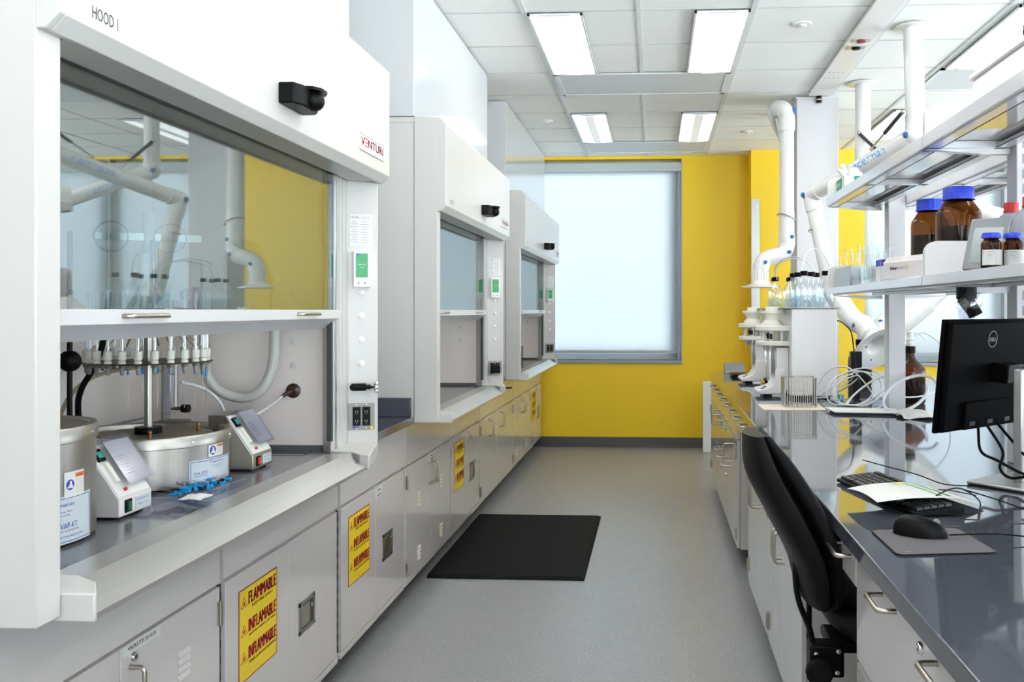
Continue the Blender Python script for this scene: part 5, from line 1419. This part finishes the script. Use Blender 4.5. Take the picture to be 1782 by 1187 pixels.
fs = [(j * 2 * n1 + i, j * 2 * n1 + (i + 1) % (2 * n1), (j + 1) * 2 * n1 + (i + 1) % (2 * n1), (j + 1) * 2 * n1 + i) for j in range(n2) for i in range(2 * n1)]
fs.append(tuple(reversed(range(2 * n1)))); m.add(vs, fs, BLACK); m.build('body', t, sharp=70)
MB().cyl(mc + mx * .030 + Vector((0, 0, .030)) - my * .003, mc + mx * .030 + Vector((0, 0, .030)) + my * .003, .0075, GREYP, 16).build('scroll_wheel', t)
p = mc + mx * .056 + Vector((0, 0, .006))
cord([p, p + mx * .06 + Vector((0, 0, .008)), (.74, 1.955, .925), (.86, 1.96, .915), (1.0, 1.99, .914), (1.12, 2.05, .914)], .0017, 'mouse_cable', 'thin black mouse cable running straight right across the bench')
cord([(.655, 2.22, .93), (.70, 2.26, .95), (.76, 2.30, .955), (.79, 2.25, .935), (.76, 2.19, .918), (.70, 2.18, .916), (.66, 2.20, .92)], .0018, 'keyboard_cable', 'thin black cable loop lying on the corner of the paper')
cord([(.76, 2.30, .955), (.83, 2.24, .94), (.92, 2.16, .918), (1.05, 2.10, .914), (1.2, 2.08, .914)], .0017, 'keyboard_cable', 'thin black cable leading from the loop toward the right edge')
cord([(.63, 2.78, .945), (.68, 2.70, .94), (.74, 2.60, .935), (.80, 2.55, .918), (.87, 2.50, .9225)], .0017, 'keyboard_cable', 'thin black cable crossing behind the white paper toward the stand')

# ------------------------------------------------------------------ chair
t = thing('lab_chair', 'black swivel lab chair with a tall curved back pushed against the bench', 'chair', (.50, 2.35, 0))
# side profile of the back (x, z) seen along the room, front (bench) side and rear (aisle) side
front = [(.272, 1.086), (.335, 1.02), (.395, .925), (.433, .83), (.447, .745), (.44, .69), (.415, .655)]
rear = [(.225, 1.083), (.232, .99), (.285, .88), (.335, .785), (.350, .735), (.365, .675), (.395, .65)]
def backshape(fr, re, name, m_, w0, shrink):
    F_ = smoothpath([(x, 0, z) for x, z in fr], 4); R_ = smoothpath([(x, 0, z) for x, z in re], 4)
    n = len(F_); K = 14; vs = []
    for i in range(n):
        u = i / (n - 1); w_ = w0 * (math.sin(PI * min(1, max(0, .10 + u * .86))) ** .42) * (.80 + .25 * u)
        a, b = F_[i], R_[i]; c = (a + b) / 2; h = (a - b) / 2
        for k in range(K):
            th = 2 * PI * k / K
            cs, sn = math.cos(th), math.sin(th)
            ex = math.copysign(abs(cs) ** .6, cs); ey = math.copysign(abs(sn) ** .6, sn)
            off = -.03 * (ey * ey)  # wraps gently round the sitter
            vs.append(c + h * ex * shrink + Vector((-off * .8, ey * w_, 0)))
    fs = [(i * K + k, i * K + (k + 1) % K, (i + 1) * K + (k + 1) % K, (i + 1) * K + k) for i in range(n - 1) for k in range(K)]
    fs += [tuple(range(K)), tuple(reversed(range((n - 1) * K, n * K)))]
    mb = MB(); mb.add([v + Vector((0, 2.36, 0)) for v in vs], fs, m_); return mb.build(name, t, sharp=60)
mid = [(x * .45 + f[0] * .55, z * .45 + f[1] * .55) for (x, z), f in zip(rear, front)]
backshape([(x - .004, z) for x, z in front], mid, 'back_cushion', CHAIR_B, .205, 1.0)
backshape([(x + .006, z) for x, z in mid], rear, 'back_shell', BLACK, .20, 1.0)
m = MB(); m.tube(smoothpath([(.356, 2.30, .80), (.354, 2.30, .72), (.364, 2.30, .66), (.388, 2.30, .60), (.398, 2.30, .555)], 6), [.0075] * 25, BLACK, 12).build('back_bar', t)
MB().cyl((.398, 2.36, .66), (.398, 2.36, .53), .007, BLACK, 10).build('lever', t)
s = MB(); vs = []; K = 28; lv = [(.0, .010, .4), (.02, .0, .82), (.045, .0, .97), (.075, .0, 1.0), (.10, .0, .96), (.115, 0, .8), (.12, 0, .4)]
sc_ = Vector((.63, 2.38, .565))
for (z, _, k_) in lv:
    for i in range(K):
        a = 2 * PI * i / K; cs, sn = math.cos(a), math.sin(a)
        ex = math.copysign(abs(cs) ** .7, cs) * .20; ey = math.copysign(abs(sn) ** .7, sn) * .23
        vs.append(sc_ + Vector((ex * k_, ey * k_, z + .025 * (cs * cs) * 0)))
fs = [(j * K + i, j * K + (i + 1) % K, (j + 1) * K + (i + 1) % K, (j + 1) * K + i) for j in range(len(lv) - 1) for i in range(K)] + [tuple(reversed(range(K))), tuple(range((len(lv) - 1) * K, len(lv) * K))]
s.add(vs, fs, CHAIR_B).build('seat', t, sharp=70)
m = MB().box(.385, .47, 2.27, 2.33, .485, .565, BLACK).box(.44, .70, 2.30, 2.44, .535, .563, BLACK).build('mechanism', t, bev=.006)
k = MB()
for (x, z) in ((.40, .545), (.455, .553), (.452, .50)): k.lathe([(.0065, 0), (.006, .004), (0, .005)], (x, 2.27, z), CHROME, 12, (0, -1, 0))
k.build('bolt', t)
k = MB(); k.lathe([(.030, 0), (.033, .005), (.033, .022), (.028, .028), (0, .029)], (.405, 2.268, .505), BLACK_M, 20, (0, -1, 0)); k.build('adjusting_knob', t)
MB().cyl((.60, 2.37, .10), (.60, 2.37, .54), .028, BLACK, 18).cyl((.60, 2.37, .05), (.60, 2.37, .30), .036, BLACK, 18).build('gas_column', t)
for i in range(5):
    a = 2 * PI * i / 5 + .3; e = Vector((math.cos(a), math.sin(a), 0))
    b = Vector((.60, 2.37, .105)); 
    l = MB().tube([b, b + e * .24 + Vector((0, 0, -.025))], [.026, .016], BLACK, 12).build('leg', t)
    MB().cyl(b + e * .24 + Vector((-.02, 0, -.077)), b + e * .24 + Vector((.02, 0, -.077)), .027, BLACK, 18).cyl(b + e * .24 + Vector((0, 0, -.055)), b + e * .24 + Vector((0, 0, -.02)), .008, NICKEL, 10).build('caster', l)
# ------------------------------------------------------------------ steel evaporators in the near hood
WZ = .9085
def bath(c, r, h, name, label, loose_lid):
    t = thing(name, label, 'laboratory evaporator', (c[0], c[1], WZ), 'steel evaporators in the nearest hood')
    x, y = c
    MB().lathe([(r - .012, 0), (r - .012, .008)], (x, y, WZ), BLACK, 40).build('base_ring', t)
    MB().lathe([(r, .008), (r, h - .032)], (x, y, WZ), STEEL, 56).build('steel_shell', t)
    rm = MB().lathe([(r, h - .032), (r + .004, h - .030), (r + .004, h - .004), (r + .001, h), (r - .012, h), (r - .015, h - .004), (r - .015, h - .022)], (x, y, WZ), STEEL, 56).build('rim_band', t)
    s = MB()
    for k in range(8):
        a = k * PI / 4 + .25; s.lathe([(.0045, 0), (.004, .002), (0, .003)], (x + (r + .004) * math.cos(a), y + (r + .004) * math.sin(a), WZ + h - .017), CHROME, 12, (math.cos(a), math.sin(a), 0))
    s.build('rivet', rm)
    if loose_lid: MB().lathe([(r - .014, h - .02), (r - .016, h - .004), (r * .5, h + .002), (0, h + .003)], (x, y, WZ), STEEL_WEB, 56).build('lid', t)
    else:
        m = MB().lathe([(r - .015, h - .022), (r - .045, h - .024), (r - .046, h - .012), (0, h - .009)], (x, y, WZ), STEEL_WEB, 56)
        lid = m.build('lid', t)
        m = MB()
        for k in range(44):
            a = 2 * PI * k / 44; m.obox((x + (r - .03) * math.cos(a), y + (r - .03) * math.sin(a), WZ + h - .018), Vector((math.cos(a), math.sin(a), 0)) * .012, Vector((-math.sin(a), math.cos(a), 0)) * .0012, (0, 0, .003), CHROME)
        m.build('slot_ring', lid)
        for k in range(4):
            a = k * PI / 2 + .55
            MB().cyl((x + (r - .085) * math.cos(a), y + (r - .085) * math.sin(a), WZ + h - .012), (x + (r - .085) * math.cos(a), y + (r - .085) * math.sin(a), WZ + h + .004), .006, BRASS, 10).sphere((x + (r - .085) * math.cos(a), y + (r - .085) * math.sin(a), WZ + h + .008), .0065, BRASS, 10, 8).build('knurled_screw', lid)
    return t
def nameplate(t, c, r, a0, a1, z0, z1, name2):
    m = MB(); L_ = (a1 - a0) * r; zz = Vector((c[0], c[1], 0))
    m.arcpatch(zz, r + .0008, a0, a1, z0, z1, LBL_G, 20)
    for (p, q, u, v) in ((a0 + .02, a1 - .02, z0 + .004, z0 + .0055), (a0 + .02, a1 - .02, z1 - .0055, z1 - .004), (a0 + .02, a0 + .027, z0 + .004, z1 - .004), (a1 - .027, a1 - .02, z0 + .004, z1 - .004)): m.arcpatch(zz, r + .0012, p, q, u, v, INK_B, 16)
    H_ = z1 - z0
    def T_(s, fa, fz, fw, fh): m.arctext(s, zz, r + .0014, a0 + (a1 - a0) * fa, L_ * fw, z0 + H_ * fz, H_ * fh, INK_B)
    T_('Organomation', .38, .76, .36, .11); T_('Associates, Inc.', .42, .655, .30, .05); T_('Berlin, MA 01503', .46, .58, .22, .04)
    T_('OA-SYS', .08, .40, .24, .11); T_('HEATING SYSTEM', .08, .31, .26, .045)
    if name2: T_('S-EVAP-KT', .50, .32, .28, .12); T_('SOLVENT EVAPORATOR', .50, .25, .30, .04)
    T_('MADE BY ORGANOMATION ASSOCIATES', .30, .13, .56, .045)
    o = m.build('nameplate', t)
    return o
def warning(t, c, r, a0, wd, z0, hh):
    zz = Vector((c[0], c[1], 0)); m = MB(); a1 = a0 + wd / r
    m.arcpatch(zz, r + .0009, a0, a1, z0, z0 + hh, STK_W, 8)
    m.arcpatch(zz, r + .0013, a0 + wd / r * .52, a1 - .01, z0 + hh * .76, z0 + hh * .92, ORANGE, 6)
    m.arctext('WARNING', zz, r + .0016, a0 + wd / r * .62, wd * .30, z0 + hh * .80, hh * .08, INK)
    cx = a0 + wd / r * .27; rad = wd * .19
    def disc(k_, ox, oz, mm, lift):
        vs = [zz + Vector(((r + lift) * math.cos(cx + (ox + rad * k_ * math.cos(b)) / r), (r + lift) * math.sin(cx + (ox + rad * k_ * math.cos(b)) / r), z0 + hh * .52 + oz + rad * k_ * math.sin(b))) for b in [2 * PI * i / 24 for i in range(24)]]
        m.add(vs, [tuple(range(24))], mm)
    disc(1.0, 0, 0, INK_B, .0013); disc(.30, .001, rad * .45, STK_W, .0016); disc(.45, .001, -rad * .2, STK_W, .0016); disc(.22, -rad * .5, -rad * .45, STK_W, .0016); disc(.22, rad * .5, -rad * .45, STK_W, .0016)
    for k in range(6): m.arctext('read manual before use', zz, r + .0014, a0 + wd / r * .54, wd * (.40 - .03 * (k % 2)), z0 + hh * (.66 - k * .09), hh * .035, INK_G)
    return m.build('warning_sticker', t)
C1, r1, h1 = (-1.42, 1.846), .202, .245
t1 = bath(C1, r1, h1, 'bath_evaporator', 'tall steel bath evaporator half hidden at the left edge of the near hood', True)
a_c = math.atan2(-C1[1], -C1[0])
nameplate(t1, C1, r1, a_c + .02, a_c + 1.12, WZ + .006, WZ + .105, True)
warning(t1, C1, r1, a_c + .70, .058, WZ + .098, .056)
MB().lathe([(.035, 0), (.035, .018), (.028, .03), (0, .03)], (C1[0] + .0, C1[1] + .02, WZ + h1 + .003), BLACK, 24).build('lid_knob', t1)
bb_ = MB().cyl((-1.47, 2.19, .9085), (-1.47, 2.19, 1.60), .0065, BLACK, 12); sr = bb_.build('support_rod', t1)
MB().sphere((-1.47, 2.19, 1.272), .027, BLACK, 22, 14).cyl((-1.50, 2.165, 1.272), (-1.485, 2.18, 1.272), .016, BLACK, 14).build('clamp_ball', sr)
MB().cyl((-1.62, 2.02, 1.28), (-1.48, 2.17, 1.28), .005, NICKEL, 10).build('cross_rod', sr)
C2, r2, h2 = (-1.459, 2.524), .217, .146
t2 = bath(C2, r2, h2, 'bath_evaporator', 'wide steel evaporator with a ring of needles above, centre of the near hood', False)
a_c = math.atan2(-C2[1], -C2[0])
nameplate(t2, C2, r2, a_c + .476, a_c + 1.30, WZ + .009, WZ + .076, False)
warning(t2, C2, r2, a_c + .76, .066, WZ + .079, .034)
x, y = C2
MB().lathe([(.036, 0), (.036, .018), (0, .018)], (x, y, WZ + h2 - .008), BLACK, 28).build('post_collar', t2)
pst = MB().cyl((x, y, WZ + h2), (x, y, 1.56), .0115, STEEL, 20).build('centre_post', t2)
dz = 1.252
MB().lathe([(0, -.002), (.170, -.002), (.171, 0), (.170, .0015), (0, .0015)], (x, y, dz), mat('dusty_disc', (70, 68, 66), .4, .5), 56).build('needle_disc', t2)
fit = None; kids_ = []
for k in range(24):
    a = 2 * PI * k / 24 + .1; px, py = x + .155 * math.cos(a), y + .155 * math.sin(a)
    if fit is None:
        m = MB(); m.lathe([(.010, .002), (.010, .008), (.007, .010), (.011, .014), (.011, .036), (.009, .037), (0, .037)], (px, py, dz), CREAM, 14)
        m.lathe([(.010, -.010), (.010, -.003), (0, -.002)], (px, py, dz), STEEL_WEB, 6); m.lathe([(.0, -.030), (.0045, -.028), (.006, -.016), (.006, -.010)], (px, py, dz), GREYP, 10)
        fit = m.build('luer_fitting', t2); fx, fy = px, py
    else:
        c = fit.copy(); COL.objects.link(c); c.parent = t2; c.location = (px - fx, py - fy, 0)
    g = MB().cyl((px, py, dz + .036), (px, py, dz + .20), .0052, GLASS_C, 10).cyl((px, py, dz + .036), (px, py, dz + .20), .0022, TUBE_W, 6)
    g.build('glass_stem', t2)
    aa = math.atan2(py - y, px - x)
    ang = (aa - (math.atan2(-y, -x) + 1.3)) % (2 * PI)
    if ang < 2.3:
        nd = MB().cyl((px, py, dz - .046), (px, py, dz - .026), .0035, CYAN, 8).cyl((px, py, dz - .150), (px, py, dz - .044), .0009, NICKEL, 6); nd.build('blowdown_needle', t2)
# upper manifold behind the sash with two ring handles and flow tubes
um = Vector((.83, .56, 0)); nm_ = Vector((.56, -.83, 0)); upz = Vector((0, 0, 1))
m = MB(); m.obox((x, y, 1.61), um * .14, nm_ * .010, upz * .012, ALU).cyl((x, y, 1.54), (x, y, 1.68), .016, W_PL, 16); mf = m.build('manifold_bar', t2, bev=.002)
RB = mat('ring_blue_grey', (90, 120, 140), .3)
for dd in (-.095, .055):
    c_ = Vector((x, y, 1.607)) + um * dd + nm_ * .03
    m = MB(); m.tube([c_ + (um * math.cos(a) + upz * math.sin(a)) * .042 for a in [2 * PI * k / 28 for k in range(28)]], .0018, RB, 8, closed=True)
    m.obox(c_, um * .022, nm_ * .004, upz * .010, GREYP); m.lathe([(.004, 0), (.003, .002), (0, .003)], c_ + nm_ * .004, CHROME, 10, nm_); m.build('ring_handle', t2)
m = MB()
for yy in (y - .02, y + .005, y + .02): m.cyl((x + .02, yy, 1.42), (x + .02, yy, 1.60), .004, mat('stem_blue', (100, 140, 170), .25) if 'stem_blue' not in MATS else MATS['stem_blue'], 10)
m.cyl((x + .02, y - .055, 1.44), (x + .02, y - .055, 1.56), .013, W_PL, 16).cyl((x + .02, y - .055, 1.40), (x + .02, y - .055, 1.44), .006, CREAM, 12)
m.build('flow_tube', t2)
m = MB()
for k in range(10): 
    a = k * .63; m.tube(smoothpath([(x + .14 * math.cos(a), y + .14 * math.sin(a), dz + .04), (x + .08 * math.cos(a), y + .08 * math.sin(a), dz + .11), (x + .02 * math.cos(a), y + .02 * math.sin(a), dz + .22)], 4), .0028, TUBE_B, 6)
m.build('gas_line', t2)
m = MB().box(-1.45, -1.38, 2.60, 2.64, 1.405, 1.43, BLACK).sphere((-1.36, 2.55, 1.445), .018, BLACK, 14, 8).cyl((-1.37, 2.63, 1.40), (-1.37, 2.63, 1.47), .012, BLACK, 12)
m.build('clamp_block', t2)
# flow meter on a stand
t = thing('flow_meter', 'clear acrylic flow meter with black knob beside the centre post', 'flow meter', (-1.53, 2.79, WZ))
fx, fy = -1.530, 2.79
MB().box(fx - .03, fx - .022, fy - .02, fy + .02, WZ + .14, 1.24, STEEL).box(fx - .05, fx + .03, fy - .05, fy + .05, WZ + .125, WZ + .14, STEEL_WEB).box(fx - .04, fx + .02, fy - .04, fy + .04, WZ + .0005, WZ + .125, STEEL_WEB).build('stand', t)
m = MB().box(fx - .021, fx + .004, fy - .026, fy + .026, 1.07, 1.245, PLAST_C).build('acrylic_block', t, bev=.002)
m = MB().cyl((fx + .0062, fy, 1.085), (fx + .0062, fy, 1.235), .0035, W_PL, 10)
for k in range(14): m.box(fx + .005, fx + .0056, fy + .008, fy + (.018 if k % 2 else .022), 1.10 + k * .009, 1.1012 + k * .009, INK)
for z in (1.085, 1.195, 1.23): m.box(fx + .0045, fx + .0055, fy - .024, fy - .010, z, z + .006, INK)
m.build('scale', t)
MB().cyl((fx + .004, fy, 1.088), (fx + .03, fy - .002, 1.088), .006, BRASS, 12).cyl((fx + .03, fy - .002, 1.088), (fx + .052, fy - .004, 1.088), .013, BLACK, 18).build('knob', t)
# hoses
def hose(pts, r, m, label, name='hose', n=8, seg=14):
    o = MB().tube(smoothpath(pts, n), r, m, seg).build(name); return tag(o, label, 'hose')
hose([(-1.66, 2.42, 1.09), (-1.63, 2.43, 1.16), (-1.60, 2.47, 1.205), (-1.57, 2.55, 1.225), (-1.56, 2.68, 1.225), (-1.56, 2.765, 1.21)], .006, TUBE_B, 'tan rubber tube arching from behind the tall bath to the flow meter')
hose([(-1.60, 2.44, 1.0), (-1.60, 2.42, 1.12), (-1.585, 2.41, 1.18), (-1.55, 2.42, 1.25), (-1.53, 2.43, 1.33), (-1.53, 2.45, 1.45)], .008, BLACK, 'black cable rising behind the ball clamp in the near hood')
hose([(-1.51, 2.80, 1.17), (-1.48, 2.84, 1.155), (-1.45, 2.87, 1.13), (-1.425, 2.88, 1.10), (-1.41, 2.88, 1.07)], .0055, TUBE_W, 'short white tube from the flow meter down to the needle evaporator')
hose([(-1.49, 2.92, 1.56), (-1.495, 2.92, 1.28), (-1.485, 2.92, 1.18), (-1.44, 2.935, 1.125), (-1.37, 2.95, 1.108), (-1.315, 2.96, 1.14), (-1.285, 2.97, 1.22), (-1.278, 2.97, 1.36), (-1.28, 2.97, 1.50), (-1.32, 2.96, 1.59), (-1.40, 2.95, 1.63)], .017, HOSE, 'thick translucent hose hanging in a deep U inside the near hood', n=10, seg=18)
hose([(-1.295, 3.07, 1.10), (-1.32, 3.00, 1.065), (-1.34, 2.90, 1.045), (-1.36, 2.815, 1.05)], .0045, TUBE_W, 'thin white tube from the brown wall fitting to the rear controller')
t = thing('gas_fitting', 'dark brown round gas fitting on the side liner of the near hood', 'gas fitting', (-1.275, 3.119, 1.116))
MB().lathe([(.026, 0), (.026, .004), (.018, .008), (.012, .012), (.010, .03), (0, .03)], (-1.275, 3.1195, 1.116), BROWN, 24, (0, -1, 0)).build('rose', t)
MB().tube([(-1.275, 3.095, 1.116), (-1.285, 3.082, 1.108), (-1.295, 3.07, 1.10)], [.010, .008, .006], BROWN, 12).build('nozzle', t)

# controllers
def controller(yc, x0, sw, label, shellm):
    t = thing('bath_controller', label, 'controller box', (x0 - .07, yc, WZ), 'sloping controller boxes in the nearest hood')
    z = WZ + .006
    pr = [(x0, z), (x0, z + .042), (x0 - .085, z + .165), (x0 - .14, z + .165), (x0 - .14, z)]
    MB().prism(pr, 'y', yc - .068, yc + .068, shellm).build('case', t, bev=.002)
    f = MB()
    for a in (-.05, .05):
        for b in (-.02, -.12): f.cyl((x0 + b, yc + a, WZ + .0003), (x0 + b, yc + a, z + .001), .008, BLACK, 10)
    f.build('rubber_foot', t)
    d = Vector((-.085, 0, .123)).normalized(); n = Vector((.123, 0, .085)).normalized(); yv = Vector((0, 1, 0)); b0 = Vector((x0, yc, z + .042))
    def q(a, s_, e=0): return b0 + yv * a + d * s_ + n * e
    m = MB(); m.obox(q(0, .075, .0008), yv * .064, d * .070, n * .0006, STK_W); m.build('face_plate', t)
    m = MB(); m.obox(q(-.045, .118, .004), yv * .012, d * .016, n * .004, BLACK); m.obox(q(-.045, .118, .0085), yv * .009, d * .008, n * .0006, mat('teal_display', (20, 150, 140), .3) if 'teal_display' not in MATS else MATS['teal_display']); m.build('display', t)
    m = MB(); m.obox(q(-.042, .068, .005), yv * .007, d * .026, n * .005, CREAM); m.build('dial_strip', t)
    m = MB(); m.cyl(q(-.028, .020, .001), q(-.028, .020, .007), .0045, RED_C, 12); m.build('indicator', t)
    m = MB(); m.obox(q(.022, .085, .022), yv * .055, d * .062, n * .0012, PLAST_C); m.obox(q(.022, .085, .0195), yv * .050, d * .057, n * .0006, STK_W)
    for k in range(7): m.obox(q(.0, .05 + k * .008, .0206), yv * .020, d * .0012, n * .0002, INK_G)
    m.obox(q(.022, .15, .012), yv * .05, d * .004, n * .012, PLAST_C)
    m.build('card_pocket', t)
    m = MB(); m.obox(Vector((x0 + .001, yc - .032, z + .022)), Vector((.0012, 0, 0)), yv * .014, Vector((0, 0, .015)), BLACK); m.obox(Vector((x0 + .004, yc - .032, z + .022)), Vector((.002, 0, 0)), yv * .007, Vector((0, 0, .010)), sw); m.build('rocker_switch', t)
    m = MB(); m.obox(Vector((x0 + .001, yc + .028, z + .022)), Vector((.0008, 0, 0)), yv * .030, Vector((0, 0, .014)), LBL_G)
    m.text('ORGANOMATION', (x0 + .002, yc + .002, z + .027), (0, 1, 0), (0, 0, 1), .05, .004, INK_B); m.text('Model 11155', (x0 + .002, yc + .008, z + .015), (0, 1, 0), (0, 0, 1), .036, .004, INK_B)
    m.build('nameplate', t)
controller(2.108, -1.250, mat('green_rocker', (10, 80, 60), .3), 'white sloping controller box with green switch between the two steel baths', CARTON)
controller(2.745, -1.220, RED_C, 'steel sloping controller box with red switch right of the wide steel bath', STEEL)

# bag of needles
t = thing('needle_tray', 'open clear blister tray on the hood sill side, holding blue-hubbed needles', 'tray', (-1.20, 2.34, WZ))
m = MB(); A_ = [(-1.285, 2.22), (-1.175, 2.22), (-1.16, 2.50), (-1.27, 2.52)]
m.prism(A_, 'z', WZ + .0005, WZ + .002, PLAST_C)
for i in range(4):
    (xa, ya), (xb, yb_) = A_[i], A_[(i + 1) % 4]; m.add([(xa, ya, WZ + .002), (xb, yb_, WZ + .002), (xb, yb_, WZ + .018), (xa, ya, WZ + .018)], [(0, 1, 2, 3)], PLAST_C)
m.build('tray', t)
rn = random.Random(11)
for i in range(26):
    cx_, cy_ = -1.225 + rn.uniform(-.03, .035), 2.36 + rn.uniform(-.09, .11); a = rn.uniform(2.0, 3.6); z_ = WZ + .008 + rn.random() * .014
    e = Vector((math.cos(a), math.sin(a), rn.uniform(.0, .25))); p = Vector((cx_, cy_, z_))
    m = MB().cyl(p, p + e * .014, .0042, CYAN, 8, .003).cyl(p + e * .014, p + e * rn.uniform(.05, .07), .0008, NICKEL, 5).cyl(p - e * .003, p, .0052, CYAN, 8)
    o = m.build('blowdown_needle'); tag(o, 'loose needle with bright blue hub in the clear tray before the wide bath', 'needle', 'loose blue-hubbed needles')
crumple('plastic_pouch', (-1.19, 2.16, WZ), .13, .16, .020, PLAST_C, 'torn clear plastic pouch between white controller and needle tray', 'pouch', 9)
crumple('paper_slip', (-1.165, 2.235, WZ + .014), .06, .07, .012, PAPER, 'small white paper slip sticking out of the clear pouch', 'paper slip', 12, 5)
# bits in the other hoods
o = MB().cyl((-1.62, 4.6, 1.285), (-1.20, 4.85, 1.285), .006, BLACK, 10).cyl((-1.62, 4.6, .909), (-1.62, 4.6, 1.5), .007, BLACK, 10).cyl((-1.62, 4.6, .9085), (-1.62, 4.6, .915), .06, BLACK, 20).build('rod_stand'); tag(o, 'thin black rod stand inside the middle hood', 'rod stand')
hose([(-1.55, 5.1, 1.7), (-1.52, 5.12, 1.4), (-1.54, 5.12, 1.2), (-1.62, 5.05, 1.08), (-1.72, 4.95, 1.04)], .016, HOSE, 'pale hose curving behind the rod inside the middle hood')
t = thing('wire_basket', 'wire basket holding dark stoppers inside the far hood', 'basket', (-1.35, 8.2, WZ))
m = MB(); X0, X1, Y0, Y1 = -1.50, -1.24, 8.0, 8.42
for k in range(9):
    x_ = X0 + (X1 - X0) * k / 8
    for y_ in (Y0, Y1): m.cyl((x_, y_, WZ + .002), (x_, y_, WZ + .15), .002, GASKET, 6)
for k in range(12):
    y_ = Y0 + (Y1 - Y0) * k / 11
    for x_ in (X0, X1): m.cyl((x_, y_, WZ + .002), (x_, y_, WZ + .15), .002, GASKET, 6)
for z_ in (WZ + .003, WZ + .075, WZ + .15): m.tube([(X0, Y0, z_), (X1, Y0, z_), (X1, Y1, z_), (X0, Y1, z_)], .003, GASKET, 6, closed=True)
m.box(X0, X1, Y0, Y1, WZ + .001, WZ + .003, GASKET); m.build('wire_frame', t)
for i in range(14):
    p = (-1.45 + (i % 4) * .055, 8.06 + (i // 4) * .09, WZ + .022)
    o = MB().lathe([(.020, -.018), (.024, -.015), (.026, .012), (.022, .016), (0, .017)], p, GASKET, 14, (rn.uniform(-.3, .3), rn.uniform(-.3, .3), 1)).build('rubber_stopper'); tag(o, 'dark grey stopper in the wire basket of the far hood', 'stopper', 'dark stoppers in the wire basket')
